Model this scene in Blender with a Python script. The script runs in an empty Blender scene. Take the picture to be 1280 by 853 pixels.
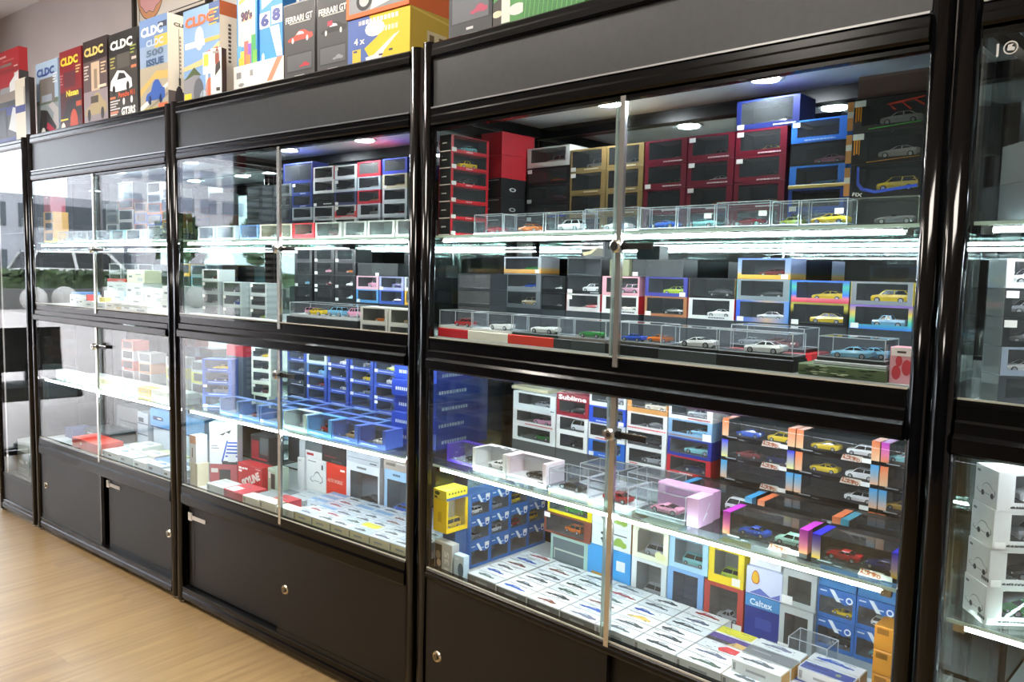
import bpy, math, random
from mathutils import Matrix, Vector
random.seed(7)
SC = bpy.context.scene
COL = SC.collection
D2R = math.pi / 180

# ---------------------------------------------------------------- camera, sky, exposure
def lin(c):
    """'#rrggbb' -> linear rgb"""
    c = c.lstrip('#')
    o = []
    for i in (0, 2, 4):
        v = int(c[i:i + 2], 16) / 255
        o.append(v / 12.92 if v <= .04045 else ((v + .055) / 1.055) ** 2.4)
    return tuple(o)

cam_d = bpy.data.cameras.new('camera')
cam_d.sensor_fit = 'HORIZONTAL'
cam_d.sensor_width = 36
cam_d.lens = 27.937
cam_d.clip_start = .02
cam_d.clip_end = 300
CAM = bpy.data.objects.new('camera', cam_d)
COL.objects.link(CAM)
CAM.matrix_world = (Matrix.Translation((0, 0, 1.36936))
                    @ Matrix.Rotation(math.pi / 2 - .085138, 4, 'X')
                    @ Matrix.Rotation(.021278, 4, 'Z'))
SC.camera = CAM
SC.view_settings.view_transform = 'Standard'
SC.view_settings.look = 'None'
SC.view_settings.gamma = 1
SC.view_settings.use_curve_mapping = False
SC.view_settings.exposure = 0.0
SC.cycles.max_bounces = 10
SC.cycles.diffuse_bounces = 4
SC.cycles.glossy_bounces = 5
SC.cycles.transmission_bounces = 4
SC.cycles.transparent_max_bounces = 40
SC.cycles.sample_clamp_indirect = 60
SC.cycles.caustics_reflective = False
SC.cycles.caustics_refractive = False

world = bpy.data.worlds.new('overcast_sky')
SC.world = world
world.use_nodes = True
bg = world.node_tree.nodes['Background']
bg.inputs[0].default_value = (*lin('#f3f2fb'), 1)
bg.inputs[1].default_value = SKY = 9.5

STRIP = 125.0
SPOT = 220.0         # downlights in the cabinet tops
PANEL = 42.0

# cabinet frames: local x along the front, y into the cabinet, z up
FRAMES = {
    'A': (-2.3989, 3.9868, -.6644), 'B': (-2.3989, 3.9868, -.6644), 'C': (-1.3173, 3.1326, -.6672),
    'D': (-.2388, 2.2628, -.7542), 'E': (.7482, 1.3221, -.7783)}
W = 1.2809
def MX(f):
    x, y, a = FRAMES[f]
    return Matrix.Translation((x, y, 0)) @ Matrix.Rotation(a, 4, 'Z')
FM = {k: MX(k) for k in FRAMES}
def at(f, x, y, z, rz=0, rx=0):
    m = FM[f] @ Matrix.Translation((x, y, z)) @ Matrix.Rotation(rz * D2R, 4, 'Z')
    return m @ Matrix.Rotation(rx * D2R, 4, 'X') if rx else m

# ---------------------------------------------------------------- materials
_M = {}
def pm(hexc, rough=.5, spec=.5, metal=0., coat=0., key=''):
    k = (hexc, rough, spec, metal, coat, key)
    if k in _M:
        return _M[k]
    m = bpy.data.materials.new('paint_' + hexc.strip('#'))
    m.use_nodes = True
    nt = m.node_tree
    b = nt.nodes['Principled BSDF']
    b.inputs['Roughness'].default_value = rough
    b.inputs['Specular IOR Level'].default_value = spec
    b.inputs['Metallic'].default_value = metal
    b.inputs['Coat Weight'].default_value = coat
    b.inputs['Base Color'].default_value = (*lin(hexc), 1)
    _M[k] = m
    return m

def emit(hexc, s):
    k = ('emit', hexc, s)
    if k not in _M:
        m = bpy.data.materials.new('lamp_light')
        m.use_nodes = True
        nt = m.node_tree
        nt.nodes.clear()
        e = nt.nodes.new('ShaderNodeEmission')
        e.inputs[0].default_value = (*lin(hexc), 1)
        e.inputs[1].default_value = s
        o = nt.nodes.new('ShaderNodeOutputMaterial')
        nt.links.new(e.outputs[0], o.inputs[0])
        _M[k] = m
    return _M[k]

def clear(tint='#ffffff', haze=0., base=.04, rough=.01, hazecol='#ffffff', gl=1.):
    """thin clear sheet: lets light through, reflects more towards grazing angles"""
    k = ('clear', tint, haze, base, rough, hazecol, gl)
    if k in _M:
        return _M[k]
    m = bpy.data.materials.new('clear_sheet')
    m.use_nodes = True
    nt = m.node_tree
    nt.nodes.clear()
    N = nt.nodes.new
    L = nt.links.new
    lw = N('ShaderNodeLayerWeight'); lw.inputs[0].default_value = .5
    p = N('ShaderNodeMath'); p.operation = 'POWER'; p.inputs[1].default_value = 5
    a = N('ShaderNodeMath'); a.operation = 'MULTIPLY_ADD'; a.inputs[1].default_value = (1 - base) * gl; a.inputs[2].default_value = base
    a.use_clamp = True
    t = N('ShaderNodeBsdfTransparent'); t.inputs[0].default_value = (*lin(tint), 1)
    g = N('ShaderNodeBsdfGlossy'); g.inputs['Roughness'].default_value = rough
    mix = N('ShaderNodeMixShader')
    o = N('ShaderNodeOutputMaterial')
    L(lw.outputs['Facing'], p.inputs[0]); L(p.outputs[0], a.inputs[0]); L(a.outputs[0], mix.inputs[0])
    src = t.outputs[0]
    if haze:
        d = N('ShaderNodeBsdfDiffuse'); d.inputs[0].default_value = (*lin(hazecol), 1)
        h = N('ShaderNodeMixShader'); h.inputs[0].default_value = haze
        L(src, h.inputs[1]); L(d.outputs[0], h.inputs[2]); src = h.outputs[0]
    L(src, mix.inputs[1]); L(g.outputs[0], mix.inputs[2]); L(mix.outputs[0], o.inputs[0])
    _M[k] = m
    return m

def ramp(stops, axis='Z'):
    """printed colour gradient running up the part (object coordinates of the part)"""
    k = ('ramp', tuple(stops), axis)
    if k in _M:
        return _M[k]
    m = bpy.data.materials.new('gradient_print')
    m.use_nodes = True
    nt = m.node_tree
    b = nt.nodes['Principled BSDF']; b.inputs['Roughness'].default_value = .35
    tc = nt.nodes.new('ShaderNodeTexCoord')
    sp = nt.nodes.new('ShaderNodeSeparateXYZ')
    cr = nt.nodes.new('ShaderNodeValToRGB')
    el = cr.color_ramp.elements
    el[0].position, el[0].color = stops[0][0], (*lin(stops[0][1]), 1)
    el[1].position, el[1].color = stops[-1][0], (*lin(stops[-1][1]), 1)
    for q, c in stops[1:-1]:
        e = el.new(q); e.color = (*lin(c), 1)
    nt.links.new(tc.outputs['Generated'], sp.inputs[0])
    nt.links.new(sp.outputs[axis], cr.inputs[0])
    nt.links.new(cr.outputs[0], b.inputs['Base Color'])
    _M[k] = m
    return m

def noisy(name, c1, c2, scale=(1, 1, 1), rough=.5, spec=.5, bump=0., detail=4, wave=False, objinfo=0.):
    m = bpy.data.materials.new(name)
    m.use_nodes = True
    nt = m.node_tree
    b = nt.nodes['Principled BSDF']
    b.inputs['Roughness'].default_value = rough
    b.inputs['Specular IOR Level'].default_value = spec
    tc = nt.nodes.new('ShaderNodeTexCoord')
    mp = nt.nodes.new('ShaderNodeMapping'); mp.inputs['Scale'].default_value = scale
    nz = nt.nodes.new('ShaderNodeTexNoise'); nz.inputs['Detail'].default_value = detail
    nz.inputs['Scale'].default_value = 1
    cr = nt.nodes.new('ShaderNodeValToRGB')
    cr.color_ramp.elements[0].position = .3; cr.color_ramp.elements[0].color = (*lin(c1), 1)
    cr.color_ramp.elements[1].position = .7; cr.color_ramp.elements[1].color = (*lin(c2), 1)
    L = nt.links.new
    L(tc.outputs['Object'], mp.inputs[0])
    vec = mp.outputs[0]
    if objinfo:
        oi = nt.nodes.new('ShaderNodeObjectInfo')
        va = nt.nodes.new('ShaderNodeVectorMath'); va.operation = 'MULTIPLY_ADD'
        va.inputs[1].default_value = (37, 91, 17)
        L(oi.outputs['Random'], va.inputs[0]); L(mp.outputs[0], va.inputs[2]); vec = va.outputs[0]
        hv = nt.nodes.new('ShaderNodeHueSaturation')
        mr = nt.nodes.new('ShaderNodeMapRange'); mr.inputs[3].default_value = 1 - objinfo; mr.inputs[4].default_value = 1 + objinfo
        L(oi.outputs['Random'], mr.inputs[0]); L(mr.outputs[0], hv.inputs['Value'])
        L(cr.outputs[0], hv.inputs['Color']); L(hv.outputs[0], b.inputs['Base Color'])
    else:
        L(cr.outputs[0], b.inputs['Base Color'])
    L(vec, nz.inputs[0]); L(nz.outputs[0], cr.inputs[0])
    if bump:
        bp = nt.nodes.new('ShaderNodeBump'); bp.inputs['Strength'].default_value = bump; bp.inputs['Distance'].default_value = .002
        L(nz.outputs[0], bp.inputs['Height']); L(bp.outputs[0], b.inputs['Normal'])
    return m

# ---------------------------------------------------------------- meshes and objects
class MB:
    def __init__(s):
        s.v = []; s.f = []; s.m = []
    def poly(s, pts, mi=0):
        n = len(s.v); s.v += [tuple(p) for p in pts]
        s.f.append(tuple(range(n, n + len(pts)))); s.m.append(mi)
    def box(s, x0, x1, y0, y1, z0, z1, mi=0):
        n = len(s.v)
        s.v += [(x0, y0, z0), (x1, y0, z0), (x1, y1, z0), (x0, y1, z0), (x0, y0, z1), (x1, y0, z1), (x1, y1, z1), (x0, y1, z1)]
        for q in ((0, 3, 2, 1), (4, 5, 6, 7), (0, 1, 5, 4), (1, 2, 6, 5), (2, 3, 7, 6), (3, 0, 4, 7)):
            s.f.append(tuple(n + i for i in q)); s.m.append(mi)
    def cyl(s, c, ax, r, h, n=12, mi=0, mi_cap=None, r2=None):
        """cylinder from c along axis ax (0,1,2) for length h"""
        if mi_cap is None: mi_cap = mi
        if r2 is None: r2 = r
        u, w = [(1, 2), (2, 0), (0, 1)][ax]
        b = len(s.v)
        for k, rr in ((0, r), (1, r2)):
            for i in range(n):
                p = [0, 0, 0]; a = 2 * math.pi * i / n
                p[ax] = c[ax] + h * k; p[u] = c[u] + rr * math.cos(a); p[w] = c[w] + rr * math.sin(a)
                s.v.append(tuple(p))
        for i in range(n):
            j = (i + 1) % n
            s.f.append((b + i, b + j, b + n + j, b + n + i)); s.m.append(mi)
        s.f.append(tuple(b + n - 1 - i for i in range(n))); s.m.append(mi_cap)
        s.f.append(tuple(b + n + i for i in range(n))); s.m.append(mi_cap)
    def prism(s, prof, ax, a0, a1, mi=0):
        """closed 2D outline extruded along ax; prof in the other two axes (cyclic order)"""
        u, w = [(1, 2), (2, 0), (0, 1)][ax]
        b = len(s.v); n = len(prof)
        for a in (a0, a1):
            for q in prof:
                p = [0, 0, 0]; p[ax] = a; p[u] = q[0]; p[w] = q[1]; s.v.append(tuple(p))
        for i in range(n):
            j = (i + 1) % n
            s.f.append((b + i, b + j, b + n + j, b + n + i)); s.m.append(mi)
        s.f.append(tuple(b + n - 1 - i for i in range(n))); s.m.append(mi)
        s.f.append(tuple(b + n + i for i in range(n))); s.m.append(mi)
    def mesh(s, name, slots=None, smooth=False):
        me = bpy.data.meshes.new(name)
        me.from_pydata(s.v, [], s.f)
        n = slots or (max(s.m) + 1 if s.m else 1)
        for _ in range(n): me.materials.append(None)
        me.polygons.foreach_set('material_index', s.m)
        if smooth: me.polygons.foreach_set('use_smooth', [True] * len(s.f))
        me.update()
        return me

_LB = {}
def ob(name, me, mats, parent=None, M=None):
    o = bpy.data.objects.new(name, me)
    COL.objects.link(o)
    if not isinstance(mats, (list, tuple)): mats = [mats]
    for i, s in enumerate(o.material_slots):
        s.link = 'OBJECT'; s.material = mats[min(i, len(mats) - 1)]
    if parent is not None: o.parent = parent
    if M is not None: o.matrix_local = M
    return o
def tag(o, label, cat, group=None):
    o['label'] = label; o['category'] = cat
    if group: o['group'] = group
    n = len(label.split())
    if label in _LB: print('DUP LABEL', label)
    if not 4 <= n <= 16: print('LABEL LENGTH', n, label)
    _LB[label] = o
    return o
def thing(name, label, cat, group=None, M=None):
    o = bpy.data.objects.new(name, None)
    o.empty_display_size = .02
    COL.objects.link(o)
    if M is not None: o.matrix_world = M
    return tag(o, label, cat, group)
def struct(o):
    o['kind'] = 'structure'
    return o
T = lambda x, y, z: Matrix.Translation((x, y, z))
RZ = lambda a: Matrix.Rotation(a * D2R, 4, 'Z')
RX = lambda a: Matrix.Rotation(a * D2R, 4, 'X')
RY = lambda a: Matrix.Rotation(a * D2R, 4, 'Y')
_me = {}
def cached(key, fn):
    if key not in _me: _me[key] = fn()
    return _me[key]
_txt = {}
def text_mesh(s, bold=0.):
    """lettering mesh of unit cap height, centred, lying in the x-z plane and facing -y; returns mesh, width, height"""
    k = (s, bold)
    if k in _txt: return _txt[k]
    cu = bpy.data.curves.new('lettering', 'FONT')
    cu.body = s; cu.size = 1; cu.resolution_u = 2; cu.offset = bold; cu.extrude = 0
    cu.align_x = 'CENTER'; cu.align_y = 'CENTER'
    o = bpy.data.objects.new('lettering', cu)
    COL.objects.link(o)
    dg = bpy.context.evaluated_depsgraph_get()
    me = bpy.data.meshes.new_from_object(o.evaluated_get(dg))
    bpy.data.objects.remove(o); bpy.data.curves.remove(cu)
    xs = [v.co.x for v in me.vertices]; ys = [v.co.y for v in me.vertices]
    cx, cy = (min(xs) + max(xs)) / 2, (min(ys) + max(ys)) / 2
    w, h = max(xs) - min(xs), max(ys) - min(ys)
    for v in me.vertices:
        v.co = ((v.co.x - cx) / h, 0, (v.co.y - cy) / h)
    me.materials.clear(); me.materials.append(None)
    _txt[k] = (me, w / h, h)
    return _txt[k]
def text(parent, s, mat, M, h, width=None, bold=0., name='lettering', shear=0.):
    """M: local matrix of the text centre (x right, z up, facing -y)"""
    me, w, _ = text_mesh(s, bold)
    sx = width / w if width else h
    Sc = Matrix.Diagonal((sx, 1, h, 1))
    if shear:
        Sh = Matrix.Identity(4); Sh[0][2] = shear; Sc = Sh @ Sc
    return ob(name, me, mat, parent, M @ Sc)
# local frames on the faces of a box spanning x0..x1, y0..y1, z0..z1: returns matrix with x right, z up, facing outwards along -y
def face(side, x0, x1, y0, y1, z0, z1):
    if side == 'F': return T(x0, y0, z0), x1 - x0, z1 - z0
    if side == 'R': return T(x1, y0, z0) @ RZ(90), y1 - y0, z1 - z0
    if side == 'L': return T(x0, y1, z0) @ RZ(-90), y1 - y0, z1 - z0
    if side == 'T': return T(x0, y0, z1) @ RX(-90), x1 - x0, y1 - y0
    if side == 'B': return T(x1, y1, z0) @ RZ(180), x1 - x0, z1 - z0
def clip_rect(pts, w, h):
    for ax, lim, sg in ((0, 0, 1), (0, w, -1), (1, 0, 1), (1, h, -1)):
        out = []
        for a, b in zip(pts, pts[1:] + pts[:1]):
            da, db = (a[ax] - lim) * sg, (b[ax] - lim) * sg
            if da >= 0: out.append(a)
            if da * db < 0:
                t = da / (da - db); out.append((a[0] + (b[0] - a[0]) * t, a[1] + (b[1] - a[1]) * t))
        pts = out
        if not pts: break
    return pts
def prints(parent, F, shapes, name='print', clip=None):
    """flat print on a face: shapes = [(hex, [(u,v)...])], in metres from the face's lower left corner"""
    mb = MB(); mats = []; idx = {}
    for i, (c, pts) in enumerate(shapes):
        if clip: pts = clip_rect(pts, *clip)
        if len(pts) < 3: continue
        if c not in idx: idx[c] = len(mats); mats.append(pm(c, .45))
        d = -.0002 - .00012 * min(i, 9)
        mb.poly([(u, d, v) for u, v in pts], idx[c])
    return ob(name, mb.mesh(name), mats, parent, F)
def rect(u0, v0, u1, v1): return [(u0, v0), (u1, v0), (u1, v1), (u0, v1)]
def quadp(u0, v0, u1, v1, sh): return [(u0, v0), (u1, v0), (u1 + sh, v1), (u0 + sh, v1)]
def disc(u, v, r, n=14): return [(u + r * math.cos(2 * math.pi * i / n), v + r * math.sin(2 * math.pi * i / n)) for i in range(n)]
SIDE = [(0, .12), (.02, .30), (.10, .42), (.27, .50), (.40, .86), (.52, .98), (.68, .94), (.86, .60), (.98, .55), (1, .2), (.95, .10), (.88, .10), (.86, .0), (.74, .0), (.72, .10), (.28, .10), (.26, .0), (.14, .0), (.12, .10)]
def carside(u, v, w, h, flip=False): return [((u + w * (1 - a)) if flip else (u + w * a), v + h * b) for a, b in (SIDE[::-1] if flip else SIDE)]
# ---------------------------------------------------------------- the room
BLACK = pm('#050506', .2, .3)
POSTM = pm('#050506', .1, .3)
BLACKS = pm('#0a0a0b', .34, .35)
PANELM = noisy('grey_panel', '#212325', '#282a2c', (60, 60, 60), .38, .7, .03)
DOORM = noisy('dark_door_board', '#161514', '#1a1918', (40, 40, 40), .36, .3, .04)
GLASS = clear('#f6faf9', .0, .046, .004)
SHELFG = clear('#e9f5f1', .02, .05, .01)
GEDGE = pm('#b9cfc4', .25)
CHROME = pm('#c9c7c0', .18, .5, 1.)
ALU = pm('#a9aaab', .35, .5, 1.)
WHITE = pm('#e9e8e6', .45)
MIRROR = pm('#bcc4c3', .02, .5, 1.)
LINER = pm('#cdced6', .5)
SEAL = pm('#b4b1a4', .35)
TRIM = pm('#d4d3cd', .22, .5, .85)
INBLK = pm('#141516', .4)

# glass storefront at the left end, solid walls elsewhere; frame C carries the room
XL, XR, YB, YW, ZC = -3.4, 4.6, -5.2, .52, 3.0
def room_box(name, x0, x1, y0, y1, z0, z1, mat):
    mb = MB(); mb.box(x0, x1, y0, y1, z0, z1)
    return struct(ob(name, mb.mesh(name), mat, None, FM['C']))
WALLM = noisy('plaster_wall', '#c9c1bf', '#d0c8c6', (3, 3, 3), .6, .3, .05)
room_box('wall_back', XL, XR, YW, YW + .15, -.0, ZC, WALLM)
room_box('wall_right', XR, XR + .15, YB, YW + .15, 0, ZC, WALLM)
room_box('wall_front', XL, XR, YB - .15, YB, 0, ZC, pm('#2e2e30', .6))
room_box('ceiling', XL - .15, XR + .15, YB - .15, YW + .15, ZC, ZC + .12, pm('#d8d4d2', .7))
room_box('wall_left', XL - .12, XL, -5.2, -2.96, 0, ZC, pm('#3e3e42', .6))
# storefront frame
fr = room_box('door_1', XL - .06, XL + .0, -2.52, -2.44, 0, ZC, pm('#26262a', .35))
for a, b in ((1.5, 1.72), (2.15, 2.5)):
    mb = MB(); mb.box(XL - .004, XL + .006, -2.522, -2.438, a, b)
    ob('red_sticker', mb.mesh('sticker'), pm('#a01f2c', .4), fr)
fr2 = room_box('trim_1', XL - .06, XL, -2.44, YW, 2.42, ZC, pm('#26262a', .35))
room_box('trim_2', XL - .06, XL, .44, YW, 0, ZC - .06, pm('#26262a', .35))
win = room_box('window_1', XL - .03, XL - .02, -2.44, .44, .02, 2.42, GLASS)
room_box('wall_left_2', XL - .12, XL - .061, -2.52, YW, 2.48, ZC, pm('#77757a', .6))  # upper wall put in over the lowered window top to cut sky light
mb = MB(); mb.box(XL - .05, XL - .0, -.06, -.03, .02, 2.42)
ob('mullion', mb.mesh('mullion'), pm('#26262a', .35), win)
mb = MB(); mb.box(XL - .06, XL, -2.44, .44, 0, .02); ob('window_sill', mb.mesh('sill'), pm('#26262a', .35), win)
room_box('added_canopy', XL - 2.2, XL - .13, -3.2, .9, 2.86, 2.96, pm('#8d8d90', .7))  # unseen canopy outside, added to keep sky light out of the shop
# slatted screen beside the door
scr = struct(ob('window_2', (lambda m: (m.box(XL - .1, XL - .06, -2.96, -2.52, 0, ZC), m.mesh('panel'))[1])(MB()), pm('#4a4b55', .5), None, FM['C']))
mb = MB(); mb.box(XL - .055, XL - .03, -2.95, -2.53, 0, .03); slat = mb.mesh('slat')
for i in range(46):
    ob('slat', slat, pm('#c9cad2', .4), scr, T(0, 0, .25 + i * .058))

# floor: laminate boards running towards the cabinets
FLM = noisy('oak_laminate', '#8a7150', '#a3885f', (46, 2.0, 1), .3, .42, .05, 5, objinfo=.035)
fl = MB(); fl.box(XL, XR, YB, YW, -.06, -.012)
floor = struct(ob('floor', fl.mesh('floor'), pm('#7a6443', .7), None, FM['C']))
mb = MB()
pw, pl = .19, 1.25
mb.prism([(0, -.012), (pl - .0003, -.012), (pl - .0003, 0), (0, 0)], 0, 0, pw - .0001)
plank = mb.mesh('plank')
nx = int((XR - XL) / pw) + 1
for i in range(nx):
    off = (i * .43) % pl
    y = .5 - pl + off
    while y > YB - pl:
        x = XL + i * pw
        if x < 1.9 and y > -4.4 and x + pw < XR:
            if y + pl < .515: ob('plank', plank, FLM, floor, T(x, y, 0))
            elif y < .42: ob('plank', plank, FLM, floor, T(x, y, 0) @ Matrix.Diagonal((1, (.515 - y) / pl, 1, 1)))
        y -= pl
mb = MB(); mb.box(1.9, XR, YB, YW, -.012, -.001)
mb.box(XL, 1.9, YB, -4.0, -.012, -.003)
ob('floor_boards', mb.mesh('boards'), FLM, floor)

# ceiling light panels
mbp = MB(); mbp.box(-.3, .3, -.3, .3, -.02, -.0, 0); fme = mbp.mesh('frame')
mbl = MB(); mbl.box(-.28, .28, -.28, .28, -.024, -.0205); lme = mbl.mesh('panel')
for i, (x, y, w) in enumerate(((-.9, -.95, 'nearest the shop window'), (.6, -.95, 'above the aisle by the third cabinet'), (2.3, -1.3, 'above the aisle by the fourth cabinet'),
                               (.6, -3.4, 'at the back of the shop'))):
    t = thing('ceiling_light', 'square white light panel on the ceiling ' + w, 'light', 'ceiling light panels', at('C', x, y, ZC - .0005))
    ob('frame', fme, WHITE, t); ob('diffuser', lme, emit('#fff6ea', PANEL), t)

t = thing('ceiling_spotlight', 'small round white spotlight in the ceiling above the third cabinet', 'light', None, at('C', .22, .02, ZC - .0005))
mb = MB(); mb.cyl((0, 0, 0), 2, .065, -.012, 20); ob('ring', mb.mesh('ring'), WHITE, t)
mb = MB(); mb.cyl((0, 0, -.0122), 2, .05, -.003, 20); ob('lamp_lens', mb.mesh('lens'), emit('#fff4e6', 420), t)

# ---------------------------------------------------------------- the display cabinets
LV = {'B': (1.999, 1.822, 1.765, 1.172, 1.084, .489, .395), 'C': (2.0, 1.825, 1.773, 1.185, 1.088, .496, .408),
      'D': (2.001, 1.825, 1.764, 1.183, 1.089, .506, .467), 'E': (2.0, 1.824, 1.771, 1.177, 1.079, .497, .423)}
DEP = .48
SH_U, SH_L, MID, BOT = 1.472, .812, 1.184, .492     # tops of upper shelf, lower shelf, middle board, bottom board
SHL = {'B': .795, 'C': .805, 'D': .812, 'E': .79}
MIDZ = {'B': 1.168, 'C': 1.170, 'D': 1.184, 'E': 1.165}
BOTZ = {'B': .482, 'C': .488, 'D': .490, 'E': .485}
def post_mesh(h):
    mb = MB()
    # twin-rounded extruded profile
    pts = []
    for i in range(16):
        a = 2 * math.pi * i / 16
        r = .0196 * (1 - .06 * math.cos(4 * a))
        pts.append((r * math.cos(a), r * math.sin(a)))
    mb.prism(pts, 2, .012, h, 0)
    mb.cyl((0, 0, 0), 2, .012, .012, 10, 1)
    me = mb.mesh('post', 2)
    me.polygons.foreach_set('use_smooth', [len(p.vertices) == 4 for p in me.polygons])
    return me
def bx(name, p, mat, *b):
    mb = MB(); mb.box(*b); return ob(name, mb.mesh(name), mat, p)
def rail(name, p, y0, z0, z1, w=W, bulge=0.006, mat=None, depth=.03, x0=0.):
    mb = MB(); h = z1 - z0
    prof = [(y0 + depth, z0), (y0 + depth, z1), (y0 + .004, z1), (y0, z1 - .004), (y0, z0 + h * .62), (y0 - bulge, z0 + h * .5), (y0 - bulge, z0 + .006), (y0, z0)]
    mb.prism(prof, 0, x0, x0 + w)
    return ob(name, mb.mesh(name), mat or BLACK, p)
def lock(p, x, y, z, s=1.):
    mb = MB()
    mb.cyl((x, y, z), 1, .0125 * s, -.016, 18); mb.cyl((x, y - .016, z), 1, .0125 * s, -.004, 18, 0, None, .009 * s)
    mb.cyl((x, y - .0195, z), 1, .0045 * s, -.0015, 12, 1)
    mb.box(x - .022 * s, x - .006, y - .006, y - .001, z - .006, z + .006)
    o = ob('glass_lock', mb.mesh('lock', 2), [CHROME, INBLK], p)
    mb = MB(); mb.box(x + .008, x + .075 * s, y - .001, y + .002, z - .0075, z + .0055, 0)
    mb.box(x + .004, x + .02, y - .004, y + .003, z - .009, z + .009, 0)
    mb.box(x + .008, x + .078 * s, y - .0012, y + .0022, z + .0055, z + .008, 1)
    ob('lock_bar', mb.mesh('bar', 2), [INBLK, CHROME], o)
def cabinet(f, label, name='display_cabinet', right=True, lower=True, base='', lamps=True):
    L1, L2, L3, L4, L5, L6, L7 = LV[f]
    t = thing(name, label, 'cabinet', None, FM[f])
    pm_ = cached(('post', L1), lambda: post_mesh(L1 + .004))
    for y, e in ((.0125, .0210), (DEP - .005, .009)):
        for x in (-e, W + e):
            ob('post', pm_, [POSTM, CHROME], t, T(x, y, 0))
    # top
    rail('top_rail', t, 0, L1 - .042, L1, bulge=.002)
    bx('top_board', t, BLACKS, 0, W, .03, DEP, L1 - .02, L1 - .004)
    bx('header_panel', t, PANELM, 0, W, .008, .016, L2, L1 - .042)
    bx('header_trim', t, ALU, 0, W, -.002, .012, L2 - .003, L2 + .001)
    rail('header_rail', t, 0, L3 + .012, L2 - .003, bulge=.003)
    rail('door_track', t, .006, L3, L3 + .012, bulge=0, depth=.024)
    bx('ceiling_board', t, LINER, 0, W, .03, DEP - .015, 1.829, 1.843)
    bx('rear_rail', t, BLACKS, 0, W, DEP - .040, DEP - .018, 1.795, 1.829)
    for x in (0, W - .02): bx('side_rail', t, BLACKS, x, x + .02, .03, DEP - .02, 1.80, 1.829)
    # middle
    rail('middle_rail', t, -.002, L5, L5 + (L4 - L5) * .62, bulge=.009)
    rail('door_track', t, .004, L5 + (L4 - L5) * .62, L4 - .003, bulge=.0, depth=.024)
    bx('track_edge', t, SEAL, 0, W, .003, .008, L4 - .003, L4)
    bx('middle_board', t, pm('#c8c9cb', .4), 0, W, .03, DEP - .015, MIDZ[f] - .02, MIDZ[f])
    # bottom of the glazed part
    rail('base_rail', t, 0, L7 + .008, L6 - .003, bulge=.003)
    bx('track_edge', t, SEAL, 0, W, .003, .008, L6 - .003, L6)
    bx('bottom_board', t, pm('#c8c9cb', .4), 0, W, .03, DEP - .015, BOTZ[f] - .02, BOTZ[f])
    # back and sides
    bx('mirror_back', t, MIRROR, 0, W, DEP - .017, DEP - .012, L6, 1.843)
    bx('back_board', t, BLACKS, 0, W, DEP - .011, DEP + .004, .05, L1 - .02)
    for x in (-.004, W):
        bx('side_glass', t, GLASS, x, x + .004, .036, DEP - .026, L6, 1.835)
    for x in (0, W - .008):
        bx('side_panel', t, BLACKS, x, x + .008, .03, DEP - .02, .06, BOTZ[f] - .02)
    # glass shelves and led tubes
    for z, zz in ((SH_U, 1), (SHL[f], 0)):
        mb = MB(); mb.box(.002, W - .002, .022, DEP - .03, z - .007, z - .0005)
        sg = ob('glass_shelf', mb.mesh('shelf'), SHELFG, t)
        bx('polished_edge', sg, GEDGE, .002, W - .002, .0205, .022, z - .007, z - .0005)
        if zz: bx('light_channel', t, ALU, .03, W - .03, .0285, .0355, z - .0092, z - .0082)
        else: bx('light_channel', t, ALU, .01, W - .01, .0275, .0355, z - .0092, z - .0082)
        mb = MB(); mb.cyl((.03, .032, z - .0145), 0, .0040, W - .06, 10)
        ob('led_tube', mb.mesh('tube', smooth=True), emit('#f2f7ff', STRIP), t)
        for x in (.012, W - .03): bx('tube_holder', t, CHROME, x, x + .018, .026, .038, z - .022, z - .0075)
    mb = MB(); mb.cyl((.03, .046, MIDZ[f] - .030), 0, .0040, W - .06, 10)
    ob('led_tube', mb.mesh('tube', smooth=True), emit('#f2f7ff', STRIP), t)
    for x in (.012, W - .03): bx('tube_holder', t, CHROME, x, x + .018, .040, .052, MIDZ[f] - .037, MIDZ[f] - .0202)
    if lamps:
        for x in ((.42, .86) if f == 'D' else (.35, .79)):
            mb = MB(); mb.cyl((x, .262, 1.8288), 2, .044, -.003, 24); r = ob('downlight', mb.mesh('ring'), pm('#4c4d50', .4), t)
            mb = MB(); mb.cyl((x, .262, 1.8256), 2, .031, -.0035, 24); ob('lamp_lens', mb.mesh('lens'), emit('#f4f8ff', SPOT), r)
    # sliding glass doors: the left one runs in front
    for z0, z1, zl in ((L4 - .012, L3 + .006, 1.435), (L6 - .012, L5 + .006, 0)):
        mb = MB(); mb.box(.0, .66, .002, .007, z0, z1); g = ob('glass_door', mb.mesh('pane'), GLASS, t)
        bx('edge_strip', g, TRIM, .646, .660, -.0005, .0095, z0 - .012, z1)
        mb = MB(); mb.box(.625, W, .014, .019, z0, z1); g2 = ob('glass_door', mb.mesh('pane'), GLASS, t)
        bx('edge_strip', g2, clear('#cfe0d8', .25), .625, .631, .0135, .0195, z0, z1)
        zl = zl or L5 - .085
        lock(g, .655, -.0005, zl, 1.2)
    # base cupboard
    rail('plinth', t, 0, .02, .068, bulge=.003)
    bx('plinth_top', t, BLACKS, 0, W, -.002, .04, .066, .072)
    bx('cupboard_floor', t, BLACKS, 0, W, .04, DEP - .02, .05, .06)
    zt, zb = L7 + .008, .072
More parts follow.
